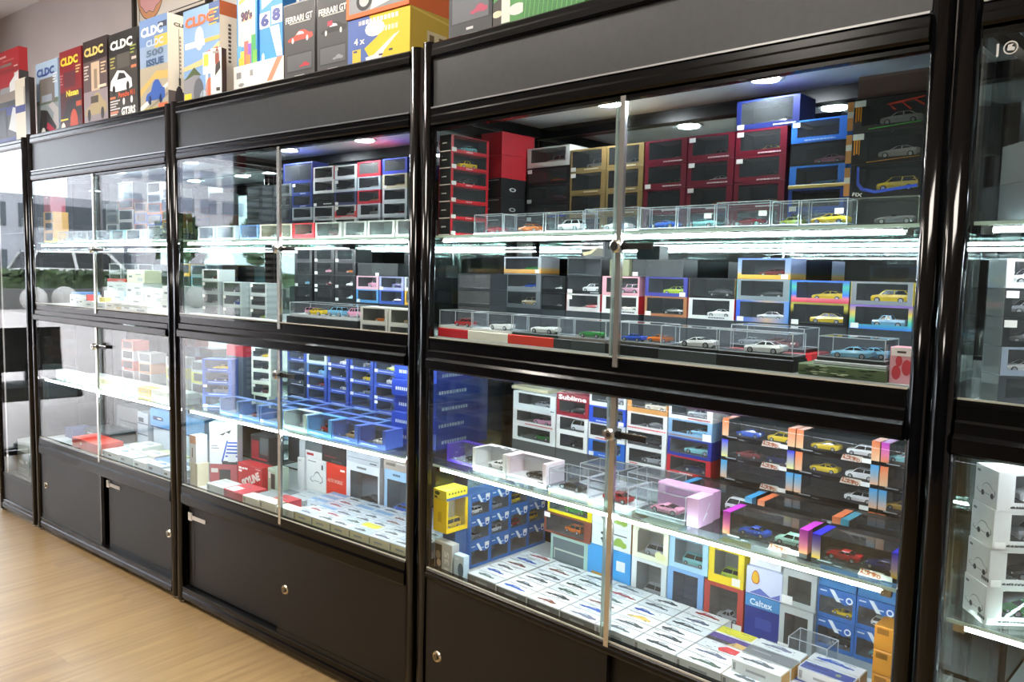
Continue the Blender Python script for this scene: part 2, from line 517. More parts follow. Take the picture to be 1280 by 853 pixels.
    if base == 'B':
        d = bx('cupboard_door', t, DOORM, .0, .655, .006, .018, zb + .018, zt); bx('door_edge', d, BLACKS, 0, .655, .004, .02, zb, zb + .018)
        bx('door_edge', d, ALU, .652, .6555, .0045, .0195, zb, zt)
        keylock(d, .055, .006, .245)
        d = bx('cupboard_door', t, DOORM, .70, W, .022, .034, zb + .018, zt); bx('door_edge', d, BLACKS, .70, W, .02, .036, zb, zb + .018)
        keylock(d, 1.225, .022, .25); tab(d, .69, .0205, .365)
        bx('cupboard_shade', t, INBLK, .655, .70, .04, .05, zb, zt)  # black sheet stands in for the shade in the gap between doors
    elif base == 'C':
        d = bx('cupboard_door', t, DOORM, .018, .66, .022, .034, zb + .006, zt); tab(d, .022, .0205, .362)
        bx('door_edge', d, BLACKS, .018, .055, .0212, .0225, zb + .006, zt)
        d = bx('cupboard_door', t, DOORM, .633, W, .004, .016, zb + .018, zt); bx('door_edge', d, BLACKS, .633, W, .002, .018, zb, zb + .018)
        keylock(d, .679, .004, .24)
    else:
        d = bx('cupboard_door', t, DOORM, .0, .655, .004, .016, zb, zt)
        keylock(d, .051, .004, .25)
        bx('cupboard_door', t, DOORM, .64, W, .022, .034, zb, zt)
    return t
def keylock(p, x, y, z):
    mb = MB(); mb.cyl((x, y, z), 1, .0175, -.004, 22, 0, None, .015); mb.cyl((x, y - .004, z), 1, .009, -.003, 16, 1)
    mb.box(x - .0012, x + .0012, y - .0076, y - .007, z - .005, z + .005, 0)
    ob('key_lock', mb.mesh('lock', 2), [pm('#cfc6b4', .2, .5, 1.), pm('#5a5548', .3, .5, 1.)], p)
def tab(p, x, y, z):
    mb = MB(); mb.box(x, x + .022, y - .006, y, z - .012, z + .02); mb.box(x + .022, x + .118, y - .002, y, z - .007, z + .009)
    ob('pull_tab', mb.mesh('tab'), WHITE, p)

cabinet('B', 'black glass display cabinet with two grey sliding cupboard doors, second cabinet from left', base='B')
cabinet('C', 'black glass display cabinet full of blue boxes, the third cabinet from the left', base='C')
cabinet('D', 'widest looking black glass display cabinet in the centre, the fourth cabinet', base='D')
cabinet('E', 'black glass display cabinet cut off by the right edge, the fifth cabinet', base='D')

# narrow tower at the far left
t = thing('display_cabinet', 'narrow black glass tower showcase at the far left, the first cabinet', 'cabinet', None, FM['A'])
pmA = cached(('post', 1.994), lambda: post_mesh(1.994))
AX0, AX1 = -.5, -.075
for x in (AX0 - .0215, AX1 - .012):
    for y in (.0125, .4):
        ob('post', pmA, [POSTM, CHROME], t, T(x, y, 0))
wA = AX1 - .03 - AX0
rail('top_rail', t, 0, 1.945, 1.99, wA, .003, x0=AX0)
bx('top_board', t, BLACKS, AX0, AX1 - .03, .03, .42, 1.97, 1.986)
bx('base_panel', t, DOORM, AX0, AX1 - .03, .006, .016, .075, .215)
bx('base_trim', t, BLACKS, AX0, AX1 - .03, .004, .018, .205, .218)
rail('plinth', t, 0, .02, .07, wA, .003, x0=AX0)
bx('bottom_board', t, pm('#3a3b3d', .4), AX0, AX1 - .03, .03, .4, .205, .215)
bx('back_board', t, pm('#1d1e20', .4), AX0, AX1 - .03, .41, .42, .05, 1.97)
bx('side_panel', t, BLACKS, AX0 - .004, AX0, .034, .40, .2, 1.94)  # opaque sheet added to block the bright window behind the tower
bx('glass_door', t, GLASS, AX0, AX1 - .03, .006, .011, .215, 1.945)
for z in (.62, 1.1, 1.52):
    bx('glass_shelf', t, SHELFG, AX0 + .002, AX1 - .032, .03, .4, z, z + .006)

# framed picture on the wall above the cabinets
t = thing('framed_picture', 'framed cartoon print of a pink iced donut on the wall above the cabinets', 'picture', None, at('C', -.95, YW - .001, 2.597))
mb = MB()
fw, fh = .73, .52
for b in ((-fw / 2, fw / 2, 0, .022), (-fw / 2, fw / 2, fh - .022, fh)): mb.box(b[0], b[1], -.03, 0, b[2], b[3])
for x in (-fw / 2, fw / 2 - .022): mb.box(x, x + .022, -.03, 0, .022, fh - .022)
ob('frame', mb.mesh('frame'), pm('#1d1712', .35), t)
p = bx('picture_sheet', t, pm('#efe9df', .6), -fw / 2 + .022, fw / 2 - .022, -.012, -.002, .022, fh - .022)
F = T(-fw / 2, -.0122, 0)
def donut(u, v, r):
    ice = [(u + r * math.cos(a) * (1 + .07 * math.sin(7 * a)), v + r * .9 * math.sin(a) * (1 + .08 * math.sin(9 * a + 1)) + r * .12) for a in [2 * math.pi * i / 40 for i in range(40)]]
    return [('#1c1512', disc(u, v, r * 1.12, 30)), ('#e6a878', disc(u, v, r * 1.08, 30)), ('#1c1512', [(u + (a - u) * 1.03, v + (b - v) * 1.03) for a, b in ice]), ('#efb6b8', ice), ('#1c1512', disc(u, v + r * .25, r * .36, 20)), ('#efe9df', disc(u, v + r * .25, r * .31, 20))]
prints(p, F, [('#1c1512', rect(.045, .045, .69, .05)), ('#1c1512', rect(.045, .045, .05, .48)), ('#1c1512', rect(.045, .475, .69, .48)), ('#1c1512', rect(.685, .045, .69, .48))] + donut(.165, .175, .118) + [('#f0c878', disc(.52, .19, .05)), ('#f3cd83', disc(.44, .24, .03)), ('#f3cd83', disc(.6, .25, .03))])

# ---------------------------------------------------------------- the street beyond the storefront, seen in the glass
gm = noisy('plaza_paving', '#c6bcba', '#d6cbc9', (.6, .6, .6), .75, .3)
mb = MB(); mb.box(-90, XL - .06, -70, 30, -.2, -.02)
struct(ob('ground', mb.mesh('plaza'), gm, None, FM['C']))
mb = MB(); mb.box(-90, XL - .06, -70, 30, -.3, -.21)
def ball(x, y, r):
    bm = MB(); n, k = 14, 8
    ring = []
    for j in range(k + 1):
        a = math.pi * j / k - math.pi / 2
        ring.append([(r * math.cos(a) * math.cos(2 * math.pi * i / n), r * math.cos(a) * math.sin(2 * math.pi * i / n), r + r * math.sin(a)) for i in range(n)])
    for j in range(k):
        for i in range(n):
            bm.poly([ring[j][i], ring[j][(i + 1) % n], ring[j + 1][(i + 1) % n], ring[j + 1][i]])
    return bm.mesh('ball', smooth=True)
bme = ball(0, 0, .36)
for i, y in enumerate((-7.9, -8.75, -9.95, -11.3, -12.8)):
    o = ob('bollard', bme, pm('#c4c0bc', .7), None, at('C', -22, y, -.02))
    tag(o, 'round pale concrete bollard on the plaza, %s along the hedge' % ('first', 'second', 'third', 'fourth', 'fifth')[i], 'bollard', 'plaza bollards')
def foliage(n, bounds, s, seed):
    r = random.Random(seed); mb = MB()
    for _ in range(n):
        x, y, z = bounds(r)
        a, b = r.random() * 6.28, r.random() * 6.28
        d1 = Vector((math.cos(a) * math.cos(b), math.sin(a) * math.cos(b), math.sin(b))) * s
        d2 = Vector((-math.sin(a), math.cos(a), r.uniform(-.5, .5))) * s
        c = Vector((x, y, z)); mb.poly([c - d1 - d2, c + d1 - d2, c + d1 + d2, c - d1 + d2])
    return mb
LEAF = noisy('leaves', '#35472b', '#5a7245', (3, 3, 3), .6)
mb = foliage(2600, lambda r: (r.uniform(-24.2, -23.4), r.uniform(-20, -4), r.uniform(.80, 1.12)), .09, 3)
mb.box(-24.1, -23.5, -20, -4, .6, .95)
tag(ob('planter', (lambda q: (q.box(-24.3, -23.35, -20.2, -3.8, -.02, .6), q.mesh('planter'))[1])(MB()), pm('#6b6a68', .7), None, FM['C']), 'long low grey planter wall under the clipped hedge', 'planter')
tag(ob('hedge', mb.mesh('hedge'), LEAF, None, FM['C']), 'clipped green hedge along the road outside the shop', 'hedge')
def tree(x, y, h, r0, seed, label):
    t = thing('street_tree', label, 'tree', 'street trees', at('C', x, y, -.02))
    mb = MB(); mb.cyl((0, 0, 0), 2, .16, h * .6, 8, 0, None, .08); ob('trunk', mb.mesh('trunk'), pm('#6b5c4c', .8), t)
    def sph(r):
        while 1:
            p = Vector((r.uniform(-1, 1), r.uniform(-1, 1), r.uniform(-1, 1)))
            if p.length < 1: return p.x * r0, p.y * r0, h * .72 + p.z * h * .33
    ob('crown', foliage(420, sph, .15, seed).mesh('crown'), LEAF, t)
tree(-32, -21.2, 3.8, .8, 5, 'slim green street tree before the white office building')
tree(-32, -17.7, 3.7, .9, 6, 'wider green street tree left of the slim one')
# buildings
def building(label, x, y, w, d, h, col, win, rows, cols, fh, z0):
    t = thing('office_building', label, 'building', None, at('C', x, y, -.02))
    bx('facade', t, pm(col, .7), -d, 0, -w / 2, w / 2, 0, h)
    pw_ = w / cols
    for j in range(rows):
        for i in range(cols):
            m = cached(('bw', pw_, fh), lambda: (lambda b: (b.box(0, .06, -pw_ * .36, pw_ * .36, 0, fh * .5), b.mesh('window'))[1])(MB()))
            ob('window', m, pm(win, .2), t, T(-.01, -w / 2 + pw_ * (i + .5), z0 + fh * j))
building('white office building with rows of square windows across the plaza', -52, -33, 16, 8, 16, '#eeedf3', '#a3a8ba', 6, 9, 2.1, 3.2)
building('low grey shop block beyond the hedge', -46, -15, 16, 6, 5.2, '#a9acb4', '#4d545c', 2, 7, 2.6, .8)
building('pale side block beside the grey shops', -50, -1, 11, 6, 13, '#b9bcc4', '#6e7683', 4, 5, 2.7, 1.0)
# ---------------------------------------------------------------- model cars
CARS = {  # body stations (t, zb, zt, halfwidth), cabin (base0, base1, roof0, roof1, zroof), wheels at, radius
    'coupe': ([(0, .08, .13, .15), (.04, .045, .165, .185), (.18, .04, .19, .2), (.36, .04, .205, .205), (.7, .04, .22, .205), (.92, .05, .225, .2), (1, .09, .2, .17)], (.30, .84, .46, .68, .295), (.19, .79), .073),
    'supercar': ([(0, .06, .085, .15), (.05, .035, .125, .19), (.2, .03, .165, .205), (.36, .03, .185, .2), (.7, .035, .205, .21), (.93, .05, .205, .2), (1, .09, .18, .17)], (.24, .84, .42, .58, .26), (.19, .8), .078),
    'sedan': ([(0, .08, .15, .15), (.03, .05, .18, .18), (.2, .045, .2, .19), (.4, .045, .21, .192), (.8, .045, .215, .19), (.97, .06, .21, .18), (1, .09, .19, .16)], (.27, .86, .41, .70, .31), (.19, .80), .07),
    'hatchback': ([(0, .08, .16, .15), (.04, .05, .2, .19), (.2, .045, .225, .2), (.5, .045, .235, .2), (.9, .05, .24, .2), (1, .08, .22, .175)], (.24, .98, .38, .88, .36), (.19, .8), .078),
    'suv': ([(0, .1, .2, .16), (.04, .07, .24, .19), (.2, .06, .255, .2), (.5, .06, .265, .2), (.9, .06, .27, .2), (1, .1, .25, .18)], (.24, .98, .36, .9, .4), (.19, .8), .09),
    'van': ([(0, .08, .2, .16), (.04, .05, .25, .19), (.4, .05, .26, .195), (.96, .05, .26, .195), (1, .08, .25, .18)], (.05, .99, .17, .96, .45), (.17, .8), .075),
    'pickup': ([(0, .09, .18, .16), (.04, .06, .22, .19), (.25, .055, .235, .2), (.58, .055, .245, .2), (.97, .06, .245, .2), (1, .09, .23, .18)], (.22, .60, .33, .54, .37), (.18, .8), .085),
    'jeep': ([(0, .12, .24, .15), (.03, .09, .26, .18), (.32, .09, .28, .19), (.96, .09, .28, .19), (1, .12, .27, .18)], (.32, .97, .37, .95, .44), (.17, .8), .1),
    'roadster': ([(0, .06, .1, .15), (.05, .04, .15, .18), (.2, .035, .19, .2), (.4, .035, .2, .2), (.75, .04, .215, .2), (.94, .05, .21, .19), (1, .09, .18, .16)], (.40, .60, .44, .47, .25), (.2, .8), .075),
}
def car_meshes(kind, wing=False, one=False):
    st, (c0, c1, r0, r1, zr), wh, wr = CARS[kind]
    body = MB(); glass = MB() if not one else body
    gi = 1 if one else 0
    rings = []
    for t_, zb, zt, hw in st:
        x = t_ - .5; k = zb + (zt - zb) * .6
        rings.append([(x, -hw * .92, zb), (x, -hw, k), (x, -hw * .9, zt), (x, 0, zt + .008), (x, hw * .9, zt), (x, hw, k), (x, hw * .92, zb)])
    for a, b in zip(rings, rings[1:]):
        for i in range(6): body.poly([a[i + 1], a[i], b[i], b[i + 1]], 0)
        body.poly([a[0], a[6], b[6], b[0]], 0)
    body.poly(rings[0], 0); body.poly(rings[-1][::-1], 0)
    def zt_at(t_):
        for a, b in zip(st, st[1:]):
            if a[0] <= t_ <= b[0]:
                f = (t_ - a[0]) / (b[0] - a[0]); return a[2] + (b[2] - a[2]) * f, a[3] + (b[3] - a[3]) * f
        return st[-1][2], st[-1][3]
    hb = []
    for t_ in (c0, c1):
        z, h = zt_at(t_); hb.append((t_ - .5, h * .86, z - .004))
    hr = zt_at((c0 + c1) / 2)[1] * .72
    B = [(hb[0][0], -hb[0][1], hb[0][2]), (hb[0][0], hb[0][1], hb[0][2]), (hb[1][0], hb[1][1], hb[1][2]), (hb[1][0], -hb[1][1], hb[1][2])]
    zr_ = zr - .012
    R = [(r0 - .5, -hr, zr_), (r0 - .5, hr, zr_), (r1 - .5, hr, zr_), (r1 - .5, -hr, zr_)]
    for i in range(4):
        j = (i + 1) % 4; glass.poly([B[j], B[i], R[i], R[j]], gi)
    if kind != 'roadster':
        body.prism([(-hr, zr_), (-hr * .9, zr), (hr * .9, zr), (hr, zr_)][::-1], 0, r0 - .5, r1 - .5, 0)
        # pillars
        for sy in (-1, 1):
            for (p, q) in ((0 if sy < 0 else 1, 0 if sy < 0 else 1), (3 if sy < 0 else 2, 3 if sy < 0 else 2)):
                b, r = Vector(B[p]), Vector(R[q]); e = Vector((.018, 0, 0)); n = Vector((0, sy * .004, .002))
                body.poly([b - e + n, b + e + n, r + e + n, r - e + n], 0)
            m0 = Vector(((B[0][0] + B[3][0]) / 2, sy * (abs(B[0][1]) + abs(B[3][1])) / 2, (B[0][2] + B[3][2]) / 2)); m1 = Vector(((r0 + r1) / 2 - .5, sy * hr, zr_))
            e = Vector((.012, 0, 0)); n = Vector((0, sy * .004, .001))
            body.poly([m0 - e + n, m0 + e + n, m1 + e + n, m1 - e + n], 0)
    if kind == 'pickup': body.box(.14, .46, -.16, .16, .243, .252, 2 if one else 1)
    if wing:
        for sy in (-.12, .12): body.box(.40, .42, sy - .008, sy + .008, .2, .275, 0)
        body.box(.38, .48, -.19, .19, .275, .285, 0)
    # bumper grille, lamps
    li = 3 if one else 2
    for sy in (-1, 1):
        z, h = zt_at(.05); body.box(-.487, -.455, sy * h * .72 - .022, sy * h * .72 + .022, z * .72, z * .72 + .028, li)
        z, h = zt_at(.96); body.box(.47, .498, sy * h * .68 - .03, sy * h * .68 + .03, z * .74, z * .74 + .03, 2 if one else 1)
    body.box(-.499, -.47, -.09, .09, st[1][1] + .01, st[1][1] + .04, 2 if one else 1)
    ws = []
    for t_ in wh:
        for sy in (-1, 1):
            ws.append((t_ - .5, sy, zt_at(t_)[1]))
    if one:
        for x, sy, h in ws:
            body.cyl((x, sy * (h + .012), wr), 1, wr, -sy * .075, 12, 2, 3); 
        return body.mesh('model_car', 4)
    w = MB(); w.cyl((0, 0, 0), 1, wr, .075, 14, 0, 0); w.cyl((0, -.003, 0), 1, wr * .66, .004, 10, 1, 1)
    return body.mesh('body', 3), glass.mesh('windows', 1), w.mesh('wheel', 2), ws, wr
CARCOL = dict(white='#e8e8e6', yellow='#e3c018', red='#a8161c', blue='#1f4fb8', green='#2d8a3c', orange='#d9701c', black='#141416', silver='#a9adb2',
              teal='#7fc4c6', pink='#e39ab4', maroon='#7b1524', lightblue='#79b7d8', mint='#a5d6c4', navy='#1c2450', brown='#6e4638', grey='#6d7074',
              tan='#bfa171', cream='#e5dcc4', darkred='#6f151a', lime='#b5cf2a', gold='#c79a3a', purple='#4b3a8a')
TYRE = pm('#121212', .6); RIM = pm('#b9bbbd', .3, .5, .8); CGLASS = pm('#15191c', .08); LAMP = pm('#d6d8d4', .2)
def car(f, x, y, z, kind, color, loc, L=.072, rz=0, wing=False, parts=True, group=None, M=None, desc=None, name='model_car'):
    """model car with its base centre at x, y, z; nose towards -x of its own frame"""
    paint = pm(CARCOL[color], .22, .5, 0, .4, 'car')
    M = (M if M is not None else at(f, x, y, z, rz)) @ Matrix.Scale(L, 4)
    color = {'darkred': 'dark red', 'lightblue': 'light blue'}.get(color, color)
    word = {'suv': 'off-roader', 'supercar': 'sports car'}.get(kind, kind)
    label = desc or ('%s toy %s %s' % (color, word, loc))
    if not parts:
        me = cached(('car1', kind, wing), lambda: car_meshes(kind, wing, True))
        o = ob(name, me, [paint, CGLASS, TYRE, RIM], None, M)
        return tag(o, label, 'car', group)
    b, g, w, ws, wr = cached(('car', kind, wing), lambda: car_meshes(kind, wing))
    t = thing(name, label, 'car', group, M)
    ob('body', b, [paint, TYRE, LAMP], t); ob('windows', g, CGLASS, t)
    for wx, sy, h in ws:
        ob('wheel', w, [TYRE, RIM], t, T(wx, sy * (h + .01), wr) @ (RZ(180) if sy > 0 else Matrix.Identity(4)))
    return t

# ---------------------------------------------------------------- packaging
FILM = clear('#fbfcfd', .045, .05, .03, '#dfe6ec')
FILMW = clear('#f4f6f6', .10, .06, .08, '#e8ecee')      # wrinkled, cloudy wrap
ACRYL = clear('#f8fafc', .045, .05, .01, '#dde4f2')
ACEDGE = clear('#ffffff', .55, .1, .05, '#e6edf2')
TAGM = pm('#e6e5e0', .5)
DARK = '#303336'
def wbox_mesh(w, d, h, fl, fr, ft, fb, topwin, inset):
    t = .0012; mb = MB(); a, b = w / 2, d / 2
    mb.box(-a, a, -b, b, 0, t, 0)
    mb.box(-a, a, b - t, b, t, h, 0)
    mb.box(-a, -a + t, -b, b - t, t, h, 2); mb.box(a - t, a, -b, b - t, t, h, 2)
    if topwin:
        mb.box(-a + t, -a + max(fl, .006), -b, b - t, h - t, h, 0); mb.box(a - max(fr, .006), a - t, -b, b - t, h - t, h, 0)
        mb.box(-a + max(fl, .006), a - max(fr, .006), b - d * .3, b - t, h - t, h, 0)
    else:
        mb.box(-a + t, a - t, -b, b - t, h - t, h, 0)
    if fl: mb.box(-a + t, -a + fl, -b, -b + t, t, h - t, 0)
    if fr: mb.box(a - fr, a - t, -b, -b + t, t, h - t, 0)
    if fb: mb.box(-a + max(fl, t), a - max(fr, t), -b, -b + t, t, fb, 0)
    if ft and not topwin: mb.box(-a + max(fl, t), a - max(fr, t), -b, -b + t, h - ft, h - t, 0)
    i = inset
    mb.box(-a + t, a - t, -b + .004, b - t, t, i, 1)
    mb.box(-a + t, a - t, b - 2.4 * t, b - t, i, h - t, 1)
    if not topwin:
        mb.box(-a + t, -a + 2 * t, -b + .004, b - 2.4 * t, i, h - t, 1); mb.box(a - 2 * t, a - t, -b + .004, b - 2.4 * t, i, h - t, 1)
    return mb.mesh('shell', 3)
def film_mesh(w, d, h, fl, fr, ft, fb, topwin):
    a, b = w / 2, d / 2; mb = MB()
    y = -b + .0004
    zt = h - (.0006 if topwin else ft)
    mb.poly([(-a + max(fl, .0012), y, max(fb, .001)), (a - max(fr, .0012), y, max(fb, .001)), (a - max(fr, .0012), y, zt), (-a + max(fl, .0012), y, zt)])
    if topwin:
        yb = b - d * .3; f1, f2 = max(fl, .006), max(fr, .006)
        mb.poly([(-a + f1, y, h - .0006), (a - f2, y, h - .0006), (a - f2, yb, h - .0006), (-a + f1, yb, h - .0006)])
    return mb.mesh('window')
def tagmesh(w, h):
    mb = MB(); mb.box(-w / 2, w / 2, -.0007, 0, 0, h); return mb.mesh('price_tag')
def wbox(f, x, yf, z, w, d, h, outer, label, inner=DARK, fl=.009, fr=.009, ft=.004, fb=.010, topwin=False, rz=0, side=None, group=None,
         ptag=None, strip=None, film=None, inset=.004, dots=None, cat='box', name='window_box', omat=None, tagsize=(.017, .011)):
    """window box: x = centre of the front face, yf = plane of the front face"""
    m = at(f, x, yf, z, rz) @ T(0, d / 2, 0)
    t = thing(name, label, cat, group, m)
    me = cached(('wb', w, d, h, fl, fr, ft, fb, topwin, inset), lambda: wbox_mesh(w, d, h, fl, fr, ft, fb, topwin, inset))
    ob('shell', me, [omat or pm(outer, .38), pm(inner, .5), pm(side, .4) if side else (omat or pm(outer, .38))], t)
    ob('window', cached(('fm', w, d, h, fl, fr, ft, fb, topwin), lambda: film_mesh(w, d, h, fl, fr, ft, fb, topwin)), film or FILM, t)
    if ptag:
        px = {'L': -w / 2 + .012, 'R': w / 2 - .014, 'C': 0}[ptag[0]]
        pz = .001 if len(ptag) == 1 else (h - .016)
        ob('price_tag', cached(('tag', tagsize), lambda: tagmesh(*tagsize)), TAGM, t, T(px, -d / 2 - .0003, pz))
    if strip:   # line of small print on the lower border
        r = random.Random(hash((label)) & 1023)
        c, u0, u1 = strip
        sh = []; u = -w / 2 + w * u0; e = -w / 2 + w * u1
        while u < e:
            q = r.uniform(.003, .009); sh.append((c, rect(u, fb * .3, min(u + q, e), fb * .3 + .0032))); u += q + .0012
        prints(t, T(0, -d / 2, 0), sh, 'print')
    return t
def case_mesh(w, d, h):
    a, b = w / 2, d / 2; mb = MB()
    mb.poly([(-a, -b, 0), (a, -b, 0), (a, -b, h), (-a, -b, h)]); mb.poly([(a, -b, 0), (a, b, 0), (a, b, h), (a, -b, h)])
    mb.poly([(a, b, 0), (-a, b, 0), (-a, b, h), (a, b, h)]); mb.poly([(-a, b, 0), (-a, -b, 0), (-a, -b, h), (-a, b, h)])
    mb.poly([(-a, -b, h), (a, -b, h), (a, b, h), (-a, b, h)])
    e = .0008
    for sx in (-a, a):
        for sy in (-b, b): mb.box(sx - e, sx + e, sy - e, sy + e, 0, h, 1)
    for sy in (-b, b):
        for z in (.001, h): mb.box(-a, a, sy - e, sy + e, z - e, z + e, 1)
    for sx in (-a, a):
        for z in (.001, h): mb.box(sx - e, sx + e, -b, b, z - e, z + e, 1)
    return mb.mesh('clear_cover', 2)
def acase(f, x0, x1, yf, z, d, h, label, base='#18191b', bh=.006, group=None, rz=0, cover=None, ptag=False):
    """clear display case on a plinth of its own"""
    w = round(x1 - x0, 4)
    t = thing('display_case', label, 'display case', group, at(f, (x0 + x1) / 2, yf, z, rz) @ T(0, d / 2, 0))
    mb = MB(); mb.box(-w / 2, w / 2, -d / 2, d / 2, 0, bh); ob('case_base', mb.mesh('base'), pm(base, .35), t)
    ob('clear_cover', cached(('case', w, d, h - bh), lambda: case_mesh(w - .003, d - .003, h - bh)), [cover or ACRYL, ACEDGE], t, T(0, 0, bh + .0004))
    if ptag: ob('price_tag', cached(('tag', (.017, .011)), lambda: tagmesh(.017, .011)), TAGM, t, T(w / 2 - .016, -d / 2 - .0006, h * .45))
    return t
def carton(f, x0, x1, y0, y1, z0, z1, color, label, rz=0, group=None, name='carton', cat='box', rough=.45, mat=None):
    """closed printed box; its local origin is the lower front left corner"""
    m = at(f, x0, y0, z0, rz)
    o_ = thing(name, label, cat, group, m)
    mb = MB(); a, b, h = x1 - x0, y1 - y0, z1 - z0
    e = .0012
    # box with slightly eased long edges
    mb.prism([(0, e), (0, h - e), (e, h), (b - e, h), (b, h - e), (b, e), (b - e, 0), (e, 0)][::-1], 0, 0, a)
    ob('card_shell', mb.mesh('shell'), mat or pm(color, rough), o_)
    o_['dims'] = (a, b, h)
    return o_
def pr(o, side, shapes, name='print'):
    a, b, h = o['dims']; F, w, hh = face(side, 0, a, 0, b, 0, h)
    return prints(o, F, [(c, [(u * w, v * hh) for u, v in pts]) for c, pts in shapes], name, (w, hh))
def tx(o, side, s, color, u, v, h, width=None, bold=0.02, shear=0., rot=0):
    a, b, hh = o['dims']; F, w, H = face(side, 0, a, 0, b, 0, hh)
    return text(o, s, pm(color, .4), F @ T(u * w, -.0016, v * H) @ RY(-rot), h, width, bold, shear=shear)
ORD = ['first', 'second', 'third', 'fourth', 'fifth', 'sixth', 'seventh', 'eighth', 'ninth', 'tenth', 'eleventh', 'twelfth']
CN = {'A': 'first cabinet', 'B': 'second cabinet', 'C': 'third cabinet', 'D': 'fourth cabinet', 'E': 'fifth cabinet'}
SN = {'U': 'top shelf', 'M': 'second shelf', 'L': 'third shelf', 'X': 'bottom board'}
def shz(f, s): return {'U': SH_U, 'M': MIDZ[f], 'L': SHL[f], 'X': BOTZ[f]}[s]
def stack(f, s, col, x0, yf, w, d, rows, z0=None, colword='stack', parts=False, L=.07):
    """rows, bottom to top: (h, outer hex, colour word, car or None, options)"""
    z = shz(f, s) + .0005 if z0 is None else z0
    n = len(rows)
    for i, r in enumerate(rows):
        h, hexc, cw, cr = r[:4]; op = dict(r[4]) if len(r) > 4 else {}
        if h < 0: z -= h; continue
        where = '%s up in %s %s, %s, %s' % ((ORD[i] if i < n - 1 else 'topmost'), ORD[col], colword, SN[s], CN[f])
        where = where.replace('topmost up in', 'topmost of')
        o_ = op.pop('car', {})
        cx = x0 + w / 2
        rz = op.pop('rz', 0); dx = op.pop('dx', 0)
        if op.pop('carton', None):
            o = carton(f, x0, x0 + w, yf, yf + d, z, z + h, hexc, '%s closed carton, %s' % (cw, where))
            for q in op.get('pr', []): pr(o, *q)
            for q in op.get('tx', []): tx(o, *q)
        else:
            wbox(f, cx + dx, yf, z, w - .002, d, h - .0006, hexc, '%s window box, %s' % (cw, where), rz=rz, group=None, **op)
            if cr:
                c, k = cr
                M = at(f, cx + dx, yf, z, rz) @ T(o_.get('x', .008), d * .48, op.get('inset', .004) + .0004)
                car(f, 0, 0, 0, k, c, 'in box, %s' % where, o_.get('L', min(L, w * .6)), parts=parts, M=M, wing=o_.get('wing', False))
        z += h
    return z
# ---------------------------------------------------------------- fourth cabinet, top shelf
MAR, GOLD, BLU, SKYB, BLK, GRY, WHT, RED = '#6a1428', '#8a744a', '#1f3f96', '#2f6fc4', '#151618', '#4b4e52', '#d9dad8', '#c0202c'
def mw(cw, cr, **k): return (.0625, MAR, cw, cr, dict(strip=('#d9c6c4', .45, .9), ft=.005, fb=.013, fl=.012, fr=.016, **k))
def gw(cw, cr, **k): return (.0625, GOLD, cw, cr, dict(strip=('#d9d2b8', .4, .8), ft=.005, fb=.010, fl=.006, fr=.016, inner='#241f19', **k))
stack('D', 'U', 0, .092, .30, .165, .085, [(.0525, '#2a2c30', 'dark grey', None), (.0525, '#25282c', 'charcoal', ('blue', 'coupe'), dict(ptag='L')),
      (.0525, '#26282c', 'smoky black', ('navy', 'coupe'), dict(ptag='L')), (.0525, '#232528', 'black', ('red', 'supercar'), dict(ptag='LT')),
      (.058, '#c9cac6', 'white bordered', ('white', 'jeep'), dict(inner='#6b675c', fl=.015, fr=.015, fb=.014))], parts=True)
stack('D', 'U', 1, .259, .30, .128, .085, [gw('tan edged', None), gw('brown edged', ('yellow', 'coupe')), gw('tan striped', None, ptag='LT'), gw('tan framed', ('white', 'jeep'), ptag='L')], parts=True)
stack('D', 'U', 2, .388, .30, .122, .085, [gw('dim tan', None), gw('tan sided', ('orange', 'coupe')), gw('dark tan', None), gw('gold bordered', ('silver', 'sedan'))], parts=True)
stack('D', 'U', 3, .512, .30, .128, .085, [mw('dark maroon', None), mw('plain maroon', None), mw('maroon', ('green', 'sedan'), ptag='L'), mw('maroon bordered', ('darkred', 'coupe'))], parts=True)
stack('D', 'U', 4, .641, .30, .129, .085, [mw('deep maroon', None), mw('maroon framed', ('orange', 'coupe'), ptag='LT'), mw('maroon', ('white', 'coupe'), ptag='LT'), mw('maroon edged', ('brown', 'sedan'), ptag='LT')], parts=True)
z = stack('D', 'U', 5, .772, .30, .130, .085, [mw('dull maroon', None), mw('maroon', ('tan', 'coupe'), car=dict(wing=True)), mw('wine red', ('brown', 'sedan'), ptag='LT'), mw('maroon', ('yellow', 'sedan'), ptag='LT')], parts=True)
wbox('D', .85, .30, z, .156, .085, .068, '#202a66', 'dark blue window box with black racing car, on top of the wine red stack', fl=.012, fr=.016, fb=.012, ptag='L', strip=('#c9cfe6', .6, .95), inner='#2b2e33')
car('D', .855, .335, z + .0045, 'roadster', 'black', 'inside the dark blue box on the wine red stack', wing=True)
stack('D', 'U', 6, .91, .30, .129, .085, [(.0515, '#24429c', 'dim blue', None), (.0515, '#2b4fa8', 'royal blue', None, dict(ptag='L')),
      (.0515, '#2f6fc4', 'sky blue', ('lightblue', 'roadster'), dict(fl=.016, fr=.016, fb=.009, inner='#2a3a4a')), (.0515, '#1a1b1d', 'black', ('pink', 'coupe'), dict(fl=.003, fr=.003, fb=.005, car=dict(x=.015))),
      (.0515, '#2f6fd0', 'bright blue', ('black', 'roadster'), dict(fl=.014, fr=.018, fb=.012, ptag='LT', inner='#1c3f86', strip=('#9fc0ea', .25, .8)))], parts=True)
bx_y = carton('D', .911, 1.038, .296, .299, SH_U + .1035, SH_U + .1115, '#c2ae62', 'yellow paper band across the sky blue box, top shelf, fourth cabinet', name='paper_band', cat='paper')
